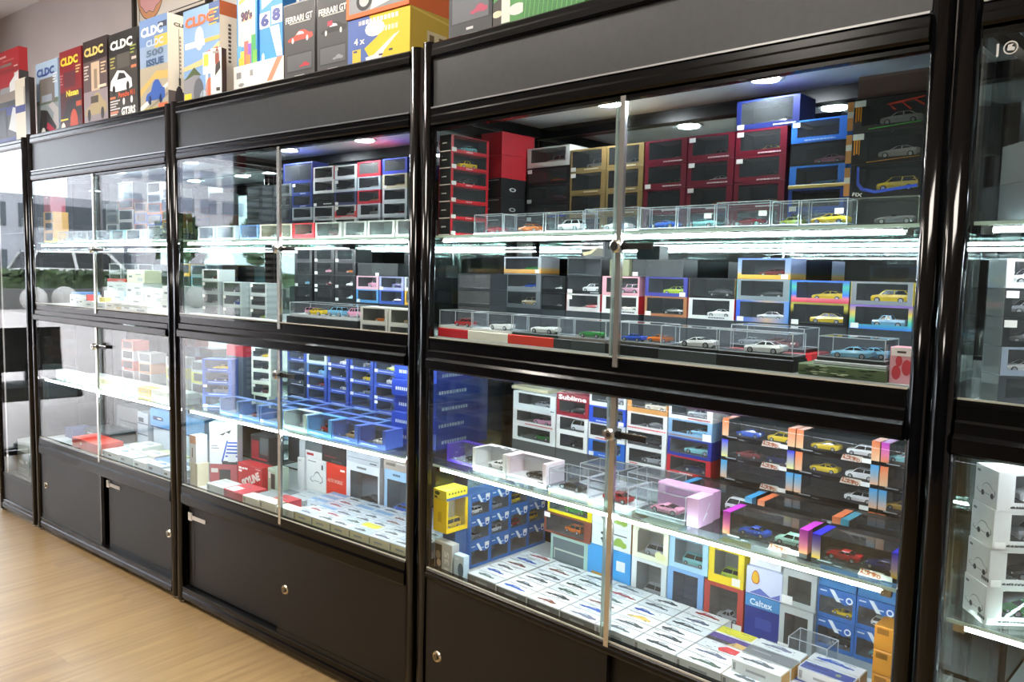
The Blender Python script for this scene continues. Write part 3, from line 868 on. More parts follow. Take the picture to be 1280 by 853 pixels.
# big boxes with neon graphics
def neon(o, c1, c2):
    w, h = .136, .066
    F = T(-w / 2, -.0425, 0)
    prints(o, F, [(c1, rect(.003, .02, .006, .058)), (c1, rect(.008, .022, .011, .060)), (c1, rect(.013, .02, .0155, .056))], 'neon_print')
    prints(o, F, [(c2, [(.03, .003), (.13, .009), (.13, .0105), (.03, .0045)])], 'neon_print')
nz = SH_U + .0005
for i, (c, k, col, c2, inn, nm) in enumerate((('grey', 'roadster', '#77786f', None, '#5b5c54', 'pale grey'), ('yellow', 'hatchback', '#101114', '#2f4fc0', '#0e0f12', 'black blue-lined'),
                                        ('white', 'coupe', '#0f0f11', '#c98a30', '#0b0b0d', 'black amber-lined'), ('white', 'sedan', '#0f0f11', '#46c83c', '#0b0b0d', 'black green-lined'))):
    o = wbox('D', 1.156, .20, nz, .136, .085, .066, col, '%s large window box, %s up in right-hand stack, top shelf, fourth cabinet' % (nm, ORD[i]), inner=inn, fl=.016 if i > 1 else .006, fr=.002, fb=.011, ft=.002, ptag='LT' if i > 1 else None, tagsize=(.022, .012))
    car('D', 1.172, .235, nz + .012, k, c, 'in large box, %s up in right-hand stack, top shelf, fourth cabinet' % ORD[i], L=.08, wing=(i == 1))
    if i > 1: neon(o, '#e08a1c', c2)
    if i == 3: prints(o, T(-.068, -.0425, 0), [('#d8402c', [(.062, .05), (.134, .058), (.134, .055), (.07, .047)]), ('#d8402c', [(.07, .047), (.066, .05), (.078, .036), (.083, .037)]), ('#d8402c', [(.09, .05), (.094, .05), (.112, .034), (.108, .034)]), ('#d8402c', [(.112, .053), (.116, .054), (.134, .042), (.134, .038)])], 'neon_print')
    if i == 1:
        prints(o, T(-.068, -.0425, 0), [('#3350b8', [(.012, .062), (.017, .062), (.018, .03), (.026, .02), (.05, .013), (.13, .022), (.13, .016), (.05, .007), (.022, .014), (.013, .026)])], 'line_print')
        text(o, 'FIX', pm('#e6e6e4', .4), T(-.052, -.0432, .006), .007, .02, .03, shear=.3)
    if i > 0:
        F = T(-.068, .0425, 0) @ RZ(-90)
        prints(o, T(-.0688, -.0425, 0), [('#c98a4c', rect(-.012, .004, 0, .03)), ('#d8d4cc', rect(-.012, .03, 0, .042)), ('#c98a4c', rect(-.012, .042, 0, .062))], 'side_print')
    nz += .0665
carton('D', 1.092, 1.222, .205, .28, nz, nz + .045, '#6f5a58', 'brownish pink carton lying on top of the large neon boxes', )
# red framed boxes standing end-on at the left
for i in range(6):
    z = SH_U + .0005 + i * .0465
    loc = '%s up in the end-on stack at left, top shelf, fourth cabinet' % ORD[i]
    o = wbox('D', .052, .104, z, .150, .048, .046, RED, 'red framed black box, ' + loc, inner='#26282b', fl=.010, fr=.010, ft=.0015, fb=.008, rz=90, side='#17181a', ptag='L')
    prints(o, T(-.075, .024, 0) @ RZ(-90), [('#d5d3cc', rect(.001, .0005, .047, .003))] + [('#c9c8c4', rect(.012 + .004 * q, .022 + .001 * (q % 2), .0150 + .004 * q, .0255)) for q in range(5)], 'print')
    prints(o, T(-.075, -.024, 0), [('#e6d8d2', rect(.06 + .005 * q, .002, .063 + .005 * q, .0055)) for q in range(5)], 'print')
    if i in (4, 5, 3):
        c, k = {5: ('teal', 'coupe'), 4: ('yellow', 'pickup'), 3: ('black', 'coupe')}[i]
        car('D', 0, 0, 0, k, c, 'in the red framed box, ' + loc.replace(', top shelf, fourth cabinet', ''), L=.066, M=at('D', .03, .108, z + .0045, 90))
for i, (c, nm) in enumerate((('#18191b', 'lower black'), ('#1b1c1e', 'middle black'), ('#151617', 'upper black'), ('#b3202c', 'lower red'), ('#bb2330', 'upper red'))):
    z = SH_U + .0005 + (0, .058, .116, .174, .2405)[i]
    o = carton('D', .003, .088, .195, .335, z, z + (.058 if i < 3 else .0665) - .0006, c, '%s glossy carton behind the red framed boxes, top shelf, fourth cabinet' % nm)
    if i < 3: pr(o, 'F', [('#c9c9c6', rect(.15, .45, .45, .5)), ('#8d8e90', rect(.15, .88, .9, .93))]); pr(o, 'R', [('#b9bab8', disc(.35, .45, .1)), ('#18191b', disc(.35, .45, .06))])
# clear cases along the front edge
for i, (x0, x1, c, k) in enumerate(((.118, .229, 'red', 'supercar'), (.232, .374, 'orange', 'sedan'), (.379, .503, 'white', 'suv'), (.506, .664, 'white', 'coupe'), (.667, .765, 'blue', 'supercar'),
                              (.767, .860, 'teal', 'supercar'), (.862, .985, 'maroon', 'supercar'), (.987, 1.045, 'lime', 'hatchback'), (1.047, 1.14, 'yellow', 'coupe'))):
    acase('D', x0, x1, .058, SH_U + .0005, .052, .052 + .003 * (i % 3 == 0), 'clear display case, %s from left along the top shelf edge, fourth cabinet' % ORD[i], base='#c9cbcd' if i < 4 else '#3c3e42', bh=.004, ptag=i in (5, 6, 8))
    car('D', (x0 + x1) / 2 + .005, .084, SH_U + .005, k, c, 'in the %s clear case, top shelf edge, fourth cabinet' % ORD[i], L=min(.072, (x1 - x0) * .82))

# ---------------------------------------------------------------- fourth cabinet, second shelf
P = .0525
B0 = (.0805, '#33383c', 'black base', None, dict(carton=True))
def r2(h, c, w, cr, **k): return (h, c, w, cr, k)
stack('D', 'M', 0, .004, .30, .155, .085, [B0, r2(P, '#6c7076', 'grey round-cornered', ('tan', 'suv'), fl=.018, fr=.018, fb=.012, inner='#1e2022'),
      r2(P, '#72767c', 'silver round-cornered', ('blue', 'supercar'), fl=.018, fr=.018, fb=.012, inner='#1e2022'), r2(.0500, '#b4b6ba', 'silver and orange', ('green', 'supercar'), fl=.006, fr=.012, fb=.012, omat=ramp(((0, '#d88a2c'), (.25, '#d8b06a'), (.4, '#aeb2b8'), (1, '#b8bcc4'))), ptag='R')], parts=True)
stack('D', 'M', 1, .161, .30, .094, .085, [B0, r2(.05, BLK, 'black small', ('silver', 'supercar'), fb=.012, fr=.012, fl=.002), r2(.05, BLK, 'black narrow', ('white', 'coupe'), fb=.012, fr=.012, fl=.002, car=dict(wing=True))], parts=True)
stack('D', 'M', 2, .258, .30, .124, .085, [B0, r2(.05, '#c8c2c0', 'white and red', ('red', 'supercar'), fl=.010, fr=.010, fb=.012, inner='#4b4d50', side='#b02030', ptag='LT'), r2(P, '#141518', 'black edged', ('white', 'hatchback'), fl=.003, fr=.008, fb=.009, inner='#33363a', ptag='L', strip=('#b9bbbd', .7, .95)),
      r2(.052, '#3a3c3e', 'smoke grey', None, inner='#454a4c', fl=.004, fr=.004, fb=.003)], parts=True)
stack('D', 'M', 3, .385, .30, .125, .085, [B0, r2(.05, '#d5d4d0', 'white chequered', ('cream', 'roadster'), fl=.014, fr=.008, fb=.012, inner='#5a4f44', side='#c22832', strip=('#4c4e50', .3, .9)), r2(P, '#d79aa6', 'pink', ('pink', 'jeep'), fl=.014, fr=.005, fb=.008, inner='#3a3032', car=dict(L=.062))], parts=True)
o = wbox('D', .349, .30, MIDZ['D'] + .2358, .082, .05, .042, '#2a2d30', 'small dark box with a winding road picture, on the smoke grey box', inner='#5f5a4c', fl=.002, fr=.006, fb=.003)
prints(o, T(-.041, -.0246, 0), [('#c8b98c', [(.004, .012), (.03, .016), (.06, .03), (.06, .026), (.034, .008), (.01, .003)]), ('#4f4a3a', [(.01, .003), (.034, .008), (.06, .026), (.075, .026), (.075, .003)])])
carton('D', .41, .474, .30, .36, MIDZ['D'] + .1838, MIDZ['D'] + .2288, '#8b8d6e', 'olive and yellow wrapped parcel on top of the pink box')
wbox('D', .556, .31, MIDZ['D'] + .1838, .16, .07, .046, '#3a3f42', 'crumpled clear wrapped box lying on the purple and pink boxes', inner='#2e3336', fl=.003, fr=.003, fb=.003, ft=.002, film=FILMW, topwin=True, ptag='L')
stack('D', 'M', 4, .527, .30, .130, .085, [B0, r2(P, '#a06a48', 'copper brown', ('black', 'supercar'), fl=.007, fr=.010, fb=.007, inner='#2c2723', ptag='L'), r2(.0505, '#3f3f8e', 'purple', ('lime', 'sedan'), fl=.010, fr=.012, fb=.009, inner='#4d565c', ptag='R')], parts=True)
stack('D', 'M', 5, .659, .30, .131, .085, [B0, r2(P, '#cfd0ce', 'white red and green striped', ('white', 'coupe'), fl=.012, fr=.014, fb=.009, inner='#25272a', side='#c8202c', strip=('#5a5d60', .45, .8)), r2(.0505, '#1a1b1d', 'black glossy', ('black', 'sedan'), fl=.010, fr=.004, fb=.005, side='#8b6a3a')], parts=True)
HOLO1 = ramp(((0, '#2f58c8'), (.3, '#6a7fb8'), (.6, '#c8a890'), (1, '#4f86c8')), 'X')
HOLO2 = ramp(((0, '#3f78d8'), (.35, '#58c0a0'), (.65, '#d8b84a'), (1, '#7a5ac0')), 'Z')
stack('D', 'M', 6, .792, .30, .135, .085, [B0, r2(P, '#3f6fc0', 'holographic blue', ('silver', 'sedan'), fl=.010, fr=.012, fb=.011, omat=HOLO1, inner='#5a6266', ptag='L'), r2(.0505, '#7d868c', 'silver and cyan', ('black', 'coupe'), fl=.010, fr=.016, fb=.010, side='#3fb0c8'),
      r2(.050, '#9aa2ae', 'orange-footed holographic', ('darkred', 'coupe'), fl=.010, fr=.014, fb=.010, omat=ramp(((0, '#e09a2c'), (.2, '#d8b04a'), (.35, '#9aa8c0'), (1, '#5f7ed0'))), ptag='R', inner='#33363a')], parts=True)
stack('D', 'M', 7, .929, .30, .133, .085, [B0, r2(P, '#17181a', 'black with yellow trim', ('yellow', 'sedan'), fl=.007, fr=.009, fb=.005, ptag='L', omat=ramp(((0, '#17181a'), (.55, '#17181a'), (.8, '#b8b04a'), (1, '#9a9a50'))), car=dict(L=.078)), r2(.0505, '#8c98b0', 'rainbow edged', ('yellow', 'coupe'), fl=.012, fr=.014, fb=.010, omat=ramp(((0, '#c8324c'), (.2, '#e07a8a'), (.35, '#3f6fd8'), (.7, '#4fb89a'), (1, '#3f5fd0'))), inner='#3a3a78', car=dict(L=.076))], parts=True)
stack('D', 'M', 8, 1.064, .30, .131, .085, [B0, r2(P, '#c89a4c', 'rainbow sided', ('lightblue', 'pickup'), fl=.012, fr=.008, fb=.010, omat=HOLO2, inner='#2f3f38', ptag='L'), r2(.0505, '#7c8187', 'grey and yellow', ('yellow', 'hatchback'), fl=.012, fr=.012, fb=.009, side='#e0b828', inner='#24272a', car=dict(L=.08))], parts=True)
stack('D', 'M', 9, .006, .105, .135, .07, [(.0455, '#33373b', 'dull wrapped grey', None, dict(film=FILMW, inner='#3f454a', fl=.003, fr=.003, fb=.003)), (.0455, '#33373b', 'wrapped grey', None, dict(film=FILMW, inner='#3b4146', fl=.003, fr=.003, fb=.003)), (.0455, '#2f3337', 'cloudy grey', None, dict(film=FILMW, inner='#454b50', fl=.003, fr=.003, fb=.003)), (.0455, '#2d3135', 'topmost wrapped', None, dict(film=FILMW, inner='#454c52', fl=.003, fr=.003, fb=.003))], colword='stack')
# cartons with clear cases standing on them along the front
zz = MIDZ['D'] + .0005
for i, (x0, x1, c, w) in enumerate(((.004, .128, '#c41f2a', 'bright red'), (.129, .281, '#e3ddd0', 'cream'), (.282, .440, '#d03a2c', 'orange red'), (.441, .497, '#2f3436', 'dark grey'), (.498, .600, '#3c4244', 'slate grey'), (.601, .748, '#131415', 'black'),
                                (.749, .892, '#3b4143', 'grey glossy'), (.893, 1.06, '#101112', 'glossy black'))):
    carton('D', x0, x1, .032, .098, zz, zz + .0245, c, '%s flat base carton, %s from left along the second shelf edge, fourth cabinet' % (w, ORD[i]))
for i, (x0, x1, c, k, L, b) in enumerate(((.006, .141, 'red', 'sedan', .07, '#d8d8d6'), (.143, .293, 'white', 'roadster', .076, '#e2e1dd'), (.296, .453, 'white', 'roadster', .085, '#2b3a34'), (.455, .600, 'green', 'roadster', .07, '#77706c'),
                                        (.750, .891, 'white', 'supercar', .085, '#161718'), (.894, 1.057, 'white', 'coupe', .085, '#161718'))):
    acase('D', x0, x1, .034, zz + .025, .064, .05, 'clear case on the %s stand, %s from left, second shelf, fourth cabinet' % (('red', 'cream', 'orange red', 'grey', 'grey glossy', 'glossy black')[i], ORD[i]), base=b)
    car('D', (x0 + x1) / 2 + .01, .066, zz + .0315, k, c, 'in the clear case on the %s stand, second shelf' % ('red', 'cream', 'orange red', 'grey', 'grey glossy', 'glossy black')[i], L=L)
acase('D', .602, .747, .045, zz + .025, .08, .05, 'clear case with two cars on the black stand, second shelf, fourth cabinet', base='#55504c')
car('D', .655, .07, zz + .0315, 'coupe', 'blue', 'front of the two in the clear case on the black stand', L=.06)
car('D', .705, .105, zz + .0315, 'coupe', 'orange', 'behind the blue one in the clear case on the black stand', L=.06)
acase('D', .86, 1.03, .15, zz + .0305, .08, .05, 'clear case of dark red cars standing on a red carton, second shelf', base='#1b1c1d')
carton('D', .86, 1.05, .145, .235, zz, zz + .030, '#c01f28', 'red carton under the case of dark red cars, second shelf, fourth cabinet')
for i, (x, y, c) in enumerate(((.90, .175, 'silver'), (.945, .205, 'darkred'), (.985, .17, 'darkred'))):
    car('D', x, y, zz + .037, 'coupe', c, ('at left', 'in the middle', 'at right')[i] + ' in the case on the red carton, second shelf', L=.058)
o = carton('D', 1.072, 1.236, .03, .12, zz, zz + .022, '#59694a', 'flat camouflage patterned green box at the front right of the second shelf')
r = random.Random(4)
pr(o, 'F', [(r.choice(('#1b1f1a', '#9fae8c', '#2f3b2a', '#c8cfae')), disc(r.random() * .9 + .05, r.random() * .8 + .1, .05)) for _ in range(26)])
carton('D', 1.10, 1.234, .034, .12, zz + .0225, zz + .030, '#a9aeb0', 'thin pale grey tray on the camouflage box, second shelf')
acase('D', 1.105, 1.231, .036, zz + .0305, .075, .046, 'clear case with two pale blue coupes on the camouflage box', base='#2d2f31')
car('D', 1.165, .058, zz + .037, 'coupe', 'lightblue', 'nearest the glass in the case on the camouflage box', L=.076)
car('D', 1.19, .09, zz + .037, 'coupe', 'lightblue', 'behind its twin in the case on the camouflage box', L=.07)
o = carton('D', 1.238, 1.277, .04, .08, zz, zz + .066, '#e0a0ac', 'small pink and red blotched box at the right end of the second shelf')
pr(o, 'F', [('#c8404c', disc(.3, .3, .2)), ('#c8404c', disc(.75, .45, .22)), ('#c8404c', disc(.4, .62, .15)), ('#efe2e2', rect(.05, .76, .95, .99)), ('#4b3b3c', rect(.3, .84, .7, .9))])
# ---------------------------------------------------------------- fourth cabinet, third shelf
Q = .0483
H0 = lambda n: (.0445, '#4a4d50', n, None, dict(carton=True))
def bigtx(s, c, h): return dict(tx=[('F', s, c, .5, .5, h)])
stack('D', 'L', 0, .056, .30, .174, .085, [H0('grey hidden'), r2(.0483, '#d4d6d3', 'white', ('green', 'supercar'), fl=.02, fr=.02, fb=.008, inner='#3f4a46', side='#d4d6d3'),
      r2(.0483, '#d6d4d2', 'white and red lettered', ('pink', 'coupe'), fl=.016, fr=.016, fb=.012, inner='#7d7470', strip=('#b8323c', .3, .95)), r2(.054, '#cfd6d6', 'white striped', ('silver', 'supercar'), fl=.022, fr=.022, fb=.018, inner='#6f6c6a', car=dict(L=.09), strip=('#33363a', .88, .97))], parts=True)
carton('D', .03, .18, .32, .40, SHL['D'] + .1968, SHL['D'] + .2068, '#c8c1a0', 'flat cream lid lying on the white striped box, third shelf, fourth cabinet')
stack('D', 'L', 1, .233, .30, .117, .085, [H0('dim grey'), r2(.0500, '#dcdcd8', 'white frame', ('black', 'sedan'), fl=.014, fr=.014, fb=.009, inner='#3d4144'), r2(.0500, '#dcdcd8', 'white with black wheel', ('white', 'van'), fl=.012, fr=.012, fb=.009, inner='#4a4e50')], parts=True)
o = wbox('D', .2915, .30, SHL['D'] + .1455, .118, .085, .066, '#8e2a38', 'dark red window box with big white lettering on top of the white frames', fl=.010, fr=.012, fb=.012, ft=.022, inner='#55504e')
text(o, 'Sublime', pm('#ecebe6', .4), T(0, -.0437, .054), .014, .104, .04)
car('D', .30, .335, SHL['D'] + .1499, 'supercar', 'black', 'in the dark red box with big white lettering', L=.078)
stack('D', 'L', 2, .352, .30, .128, .085, [H0('grey plain'), r2(.0483, '#2a66c2', 'blue', ('navy', 'van'), fl=.016, fr=.014, fb=.014, inner='#3a3f44', ptag='L', strip=('#bcd2ef', .3, .7)), r2(.0483, '#d0d0cd', 'white red and black', ('white', 'hatchback'), fl=.006, fr=.012, fb=.011, inner='#3b3d3f', strip=('#b8323c', .2, .5)),
      r2(.0483, '#2b4fc0', 'royal blue', ('black', 'sedan'), fl=.014, fr=.010, fb=.014, inner='#3f464c', ptag='R', strip=('#c8d6f2', .2, .8)), r2(.044, '#d9dad6', 'white topmost', ('silver', 'jeep'), fl=.008, fr=.008, fb=.012, inner='#5c6464')], parts=True)
stack('D', 'L', 3, .483, .30, .129, .085, [H0('grey square'), r2(.0483, '#d6d8d4', 'white low', ('silver', 'supercar'), fl=.010, fr=.014, fb=.008, inner='#59605f', strip=('#b8323c', .1, .3), car=dict(L=.08)), r2(.0483, '#d5d6d3', 'white black-banded', ('black', 'sedan'), fl=.004, fr=.014, fb=.006, inner='#4a4c4c'),
      r2(.0483, '#d9d7d4', 'white with red stripe', ('grey', 'supercar'), fl=.012, fr=.012, fb=.012, inner='#525a5e', strip=('#c8323c', .02, .98), ptag='R'), r2(.044, '#c98f52', 'orange brown', ('cream', 'hatchback'), fl=.014, fr=.004, fb=.012, inner='#6d695f')], parts=True)
stack('D', 'L', 4, .614, .30, .130, .085, [H0('grey long'), r2(.0483, '#b52a34', 'red cornered', ('navy', 'coupe'), fl=.010, fr=.014, fb=.008, inner='#4b4f52', strip=('#e4d5d2', .3, .6), car=dict(L=.08)), r2(.0483, '#26348c', 'navy curved', ('teal', 'roadster'), fl=.007, fr=.010, fb=.008, inner='#5d656a', car=dict(L=.08)),
      r2(.0483, '#7fa6c8', 'pale blue and brown', ('lightblue', 'supercar'), fl=.012, fr=.013, fb=.013, inner='#4d4f50', ptag='R', strip=('#9a6a38', .0, .8), tagsize=(.024, .018)), r2(.044, '#d9d9d6', 'white and crimson', ('silver', 'sedan'), fl=.008, fr=.016, fb=.010, inner='#5c5f60', strip=('#b02a3c', .45, .95))], parts=True)
# twin-car boxes: gradient side bands, white slanted logo plate
GRAD = {'orange': ((0, '#e0b890'), (1, '#e0774a')), 'blue': ((0, '#e0dc8a'), (.3, '#b8b8a0'), (1, '#2330c8')), 'cyan': ((0, '#e0b088'), (.5, '#90a8b8'), (1, '#3f9ad0')),
        'magenta': ((0, '#e08a50'), (.5, '#d870a0'), (1, '#b838b8')), 'bluegold': ((0, '#e0b020'), (.35, '#a890a0'), (1, '#2a2ac8')), 'teal': ((0, '#6fb0b8'), (1, '#3f90a8'))}
def twin(x, yf, z, band, c1, c2, loc, nm, band2=None, d=.095, h=.0515, logo=True, w=.186, k1='coupe', k2='hatchback', clip=None, tagp=True):
    w_ = clip or w
    m = at('D', x + w_ / 2, yf, z) @ T(0, d / 2, 0)
    t = wbox('D', x + w_ / 2, yf, z, w_, d, h, '#0d0e10', 'black twin-car box with %s bands, %s' % (nm, loc), fl=.001, fr=.001, ft=.001, fb=.011, topwin=True, inner='#0b0c0d', inset=.008, group=None)
    for sx, b in ((-1, band), (1, band2 or band)):
        mb = MB(); x0 = sx * (w_ / 2 - .0085)
        mb.box(x0 - .0085, x0 + .0085, -d / 2 - .0008, -d / 2 - .0003, .009, h + .0006)
        mb.box(x0 - .0085, x0 + .0085, -d / 2 - .0003, d / 2 - .02, h, h + .0006)
        if sx > 0: mb.box(w_ / 2, w_ / 2 + .0006, -d / 2 - .0008, -d / 2 + .02, .009, h + .0006)
        ob('colour_band', mb.mesh('band'), ramp(GRAD[b]), t)
    if logo:
        lm = cached('logo', lambda: (lambda q: (q.prism([(-.024, 0), (.019, 0), (.024, .013), (-.019, .013)], 1, -.0012, 0), q.mesh('plate'))[1])(MB()))
        lm = cached('logo2', lambda: (lambda q: (q.poly([(-.024, -.001, 0), (.019, -.001, 0), (.024, -.001, .014), (-.019, -.001, .014)]), q.mesh('plate'))[1])(MB()))
        lp = ob('logo_plate', lm, pm('#cfc5b6', .5), t, T(w_ * .19, -d / 2, -.0005))
        text(lp, '頭文字D', pm('#9a430c', .4), T(-.001, -.0013, .007), .0105, .038, .05, shear=.25)
    if tagp: ob('price_tag', cached(('tag', (.020, .010)), lambda: tagmesh(.020, .010)), TAGM, t, T(w_ * .36, -d / 2 - .0012, .001))
    prints(t, T(-w_ / 2, -d / 2 - .0003, 0), [('#9fa3a6', rect(.012, .006, .04, .0085)), ('#6d7073', rect(.044, .003, .06, .005))])
    for i, (c, k) in enumerate(((c1, k1), (c2, k2))):
        if c: car('D', 0, 0, 0, k, c, '%s in the %s-banded twin box, third shelf' % (('left', 'right')[i], nm), L=.066, M=m @ T((-.036, .046)[i] * w_ / w, -.012, .0084))
    return t
for col, (x, rows) in enumerate(((.771, (('teal', None, None, 'dull teal'), ('cyan', None, None, 'sky blue'), ('blue', 'darkred', 'navy', 'blue and yellow'), ('orange', 'blue', 'yellow', 'peach'))),
                            (.960, (('orange', None, None, 'dull orange'), ('cyan', None, 'white', 'pale cyan'), ('orange', 'yellow', 'white', 'amber'), ('orange', 'yellow', 'white', 'peach orange'))))):
    z = SHL['D'] + .0005
    for i, (b, c1, c2, nm) in enumerate(rows):
        twin(x, .30, z, b, c1, c2, '%s row of the %s twin stack' % (('bottom', 'third', 'second', 'top')[i], ('left', 'middle')[col]), nm, band2=('cyan' if (i == 2 and col == 1) else None), logo=i > 1 or (i == 1 and col == 0)); z += .0525
z = SHL['D'] + .0005
for i, (b, c1, nm) in enumerate((('orange', None, 'plain orange'), ('cyan', 'gold', 'blue to tan'), ('orange', None, 'salmon'), ('magenta', 'teal', 'violet'))):
    twin(1.149, .30, z, b, c1, None, '%s row of the right twin stack' % ('bottom', 'third', 'second', 'top')[i], nm, clip=.128, logo=False, k1='coupe', tagp=False); z += .0525
zf = SHL['D'] + .0005
twin(.725, .19, zf, 'cyan', None, 'white', 'behind the pink case', 'cyan', k2='van', logo=False, h=.056, tagp=False)
twin(.925, .19, zf, 'orange', None, 'silver', 'second row behind the magenta box', 'coral', logo=False, h=.056)
twin(1.114, .185, zf, 'teal', None, None, 'second row by the right post', 'teal', clip=.164, logo=False, h=.056)
twin(.914, .052, zf, 'magenta', 'blue', 'mint', 'front of the third shelf', 'magenta', h=.057)
twin(1.112, .045, zf, 'bluegold', 'red', 'navy', 'front right of the third shelf', 'blue and gold', clip=.166, h=.057, k2='coupe')
# boxes and cases along the front edge of the third shelf
def fr(i): return '%s from left along the third shelf edge, fourth cabinet' % ORD[i]
wbox('D', .068, .072, zf, .124, .075, .052, '#4a2f9c', 'purple window box, ' + fr(0), fl=.010, fr=.012, fb=.008, topwin=True, inner='#8f93a0')
car('D', .085, .105, zf + .0045, 'jeep', 'black', 'in the purple box, third shelf edge, fourth cabinet', L=.05)
carton('D', .14, .267, .05, .125, zf, zf + .011, '#a9a8ac', 'flat grey tray under the white car box, third shelf, fourth cabinet')
o = wbox('D', .2035, .048, zf + .0115, .127, .075, .055, '#e4e4e2', 'white window box with black dots, ' + fr(1), fl=.011, fr=.010, fb=.008, topwin=True, inner='#c9cbcb', strip=('#303234', .8, .95))
prints(o, T(-.0635, -.0375, .0551) @ RX(-90), [('#1c1d1f', disc(.05 + .02 * i, .055 + .007 * (i % 2), .007)) for i in range(4)])
car('D', .215, .08, zf + .016, 'coupe', 'white', 'in the white box with black dots', L=.072)
carton('D', .273, .413, .05, .125, zf, zf + .011, '#8f8f93', 'flat grey tray under the pale pink car box, third shelf, fourth cabinet')
wbox('D', .343, .048, zf + .0115, .140, .075, .055, '#e8d6de', 'pale pink window box, ' + fr(2), fl=.012, fr=.012, fb=.008, topwin=True, inner='#d3d1d0', strip=('#303234', .8, .95))
car('D', .36, .08, zf + .016, 'roadster', 'black', 'in the pale pink box, third shelf edge, fourth cabinet', L=.072, wing=True)
acase('D', .420, .548, .05, zf, .075, .058, 'clear case with black car, ' + fr(3), base='#d9dadb')
car('D', .475, .085, zf + .0065, 'supercar', 'black', 'in the clear case, fourth along the third shelf edge', L=.078)
acase('D', .552, .672, .045, zf, .085, .058, 'clear case with red car, ' + fr(4), base='#e3e3e1')
car('D', .615, .085, zf + .0065, 'sedan', 'red', 'in the clear case left of the pink sleeve', L=.078)
acase('D', .434, .560, .16, zf, .09, .056, 'clear case with blue car behind the black car case, third shelf', base='#b9bcc0')
car('D', .48, .20, zf + .0065, 'coupe', 'navy', 'in the clear case behind the black car case', L=.07)
acase('D', .58, .70, .17, zf, .09, .058, 'empty looking clear case behind the red car case, third shelf', base='#9fb2b0')
acase('D', .684, .818, .058, zf, .066, .062, 'clear case with pink sports car, ' + fr(5), base='#2b3134', bh=.008)
car('D', .752, .090, zf + .0085, 'supercar', 'pink', 'in the clear case beside the pink sleeve', L=.08)
o = carton('D', .70, .845, .128, .168, zf, zf + .066, '#d8a2cc', 'pale pink cardboard sleeve standing behind the pink sports car', cat='sleeve', name='card_sleeve')
o = carton('D', .821, .85, .06, .127, zf, zf + .066, '#dcaed2', 'pink end flap with white scribble beside the pink sports car case', cat='sleeve', name='card_sleeve')
pr(o, 'R', [('#efe4ee', [(.3, .2), (.7, .75), (.75, .7), (.5, .45), (.62, .4), (.35, .18)])])
# ---------------------------------------------------------------- fourth cabinet, bottom board: flat boxes, packaging around them
zx = BOTZ['D'] + .0005
FLATC = ['#5b5f66', '#2f55b0', '#7c4a3e', '#53585f', '#3c4046', '#a13a40', '#4a5a52', '#6b6f86']
def flat_print(kind, w, d, r):
    """print on the lid of a flat box: a car drawing and lines of small lettering"""
    sh = [('#8b9095', rect(0, 0, w, .0007)), ('#8b9095', rect(0, 0, .0007, d)), ('#6d6f70', rect(0, d - .0012, w, d)), ('#a38a56' if r.random() < .4 else '#7d8084', rect(w - .0014, 0, w, d))]  # grey rims drawn in place of dark gaps between boxes; tan is card edge
    if kind == 'navy': sh += [('#3c4a8c', rect(.003, .003, w - .003, d * .8)), ('#8f9a70', disc(w * .7, d * .45, d * .14)), ('#27305c', rect(.01, d * .5, w * .5, d * .62))]
    elif kind == 'purple': sh += [('#5c4c8a', rect(0, d * .35, w, d)), ('#4a4c52', rect(0, 0, w * .55, d * .35)), ('#c8a56a', [(w * .5, 0), (w * .95, 0), (w * .85, d * .5), (w * .6, d * .55)])]
    elif kind == 'slate': sh += [('#6a6e72', rect(0, 0, w, d)), ('#8d9298', rect(w * .1, d * .5, w * .5, d * .62))]
    elif kind == 'yellow': sh += [('#d8cf4c', rect(0, d * .2, w * .8, d))]
    elif kind == 'redtip': sh += [('#d24a50', [(w * .5, d * .1), (w * .98, d * .2), (w * .9, d * .75), (w * .55, d * .8), (w * .42, d * .4)])]
    elif kind == 'amber': sh += [('#d8b868', carside(w * .2, d * .25, w * .6, d * .5))]
    elif kind == 'bluetop': sh += [('#7fa6d0', rect(w * .05, d * .4, w * .95, d * .9))]
    elif kind == 'plain': pass
    if kind in ('car', 'plain', 'redtip', 'slate', 'navy', 'bluetop'):
        c = r.choice(FLATC) if kind != 'slate' else '#2f3236'
        if kind == 'car':
            L = w * r.uniform(.55, .75); x = w * r.uniform(.08, .22)
            fl_ = r.random() < .5; v = d * r.uniform(.24, .36)
            sh.append((c, carside(x, v, L, d * .42, fl_))); sh.append(('#aeb6bd', rect(x + L * .36, v + d * .25, x + L * .62, v + d * .35)))
    for _ in range(5):
        u = w * r.uniform(.06, .6); v = d * r.choice((.12, .2, .78, .86)); sh.append((r.choice(('#4b4f54', '#7b8088', '#5a5f66')), rect(u, v, u + w * r.uniform(.06, .25), v + .0016)))
    for _ in range(6):
        u = w * r.uniform(.1, .85); v = d * r.uniform(.2, .7); sh.append((r.choice(('#54585e', '#8b8f96', '#6a6e74')), rect(u, v, u + .004, v + .0015)))
    return sh
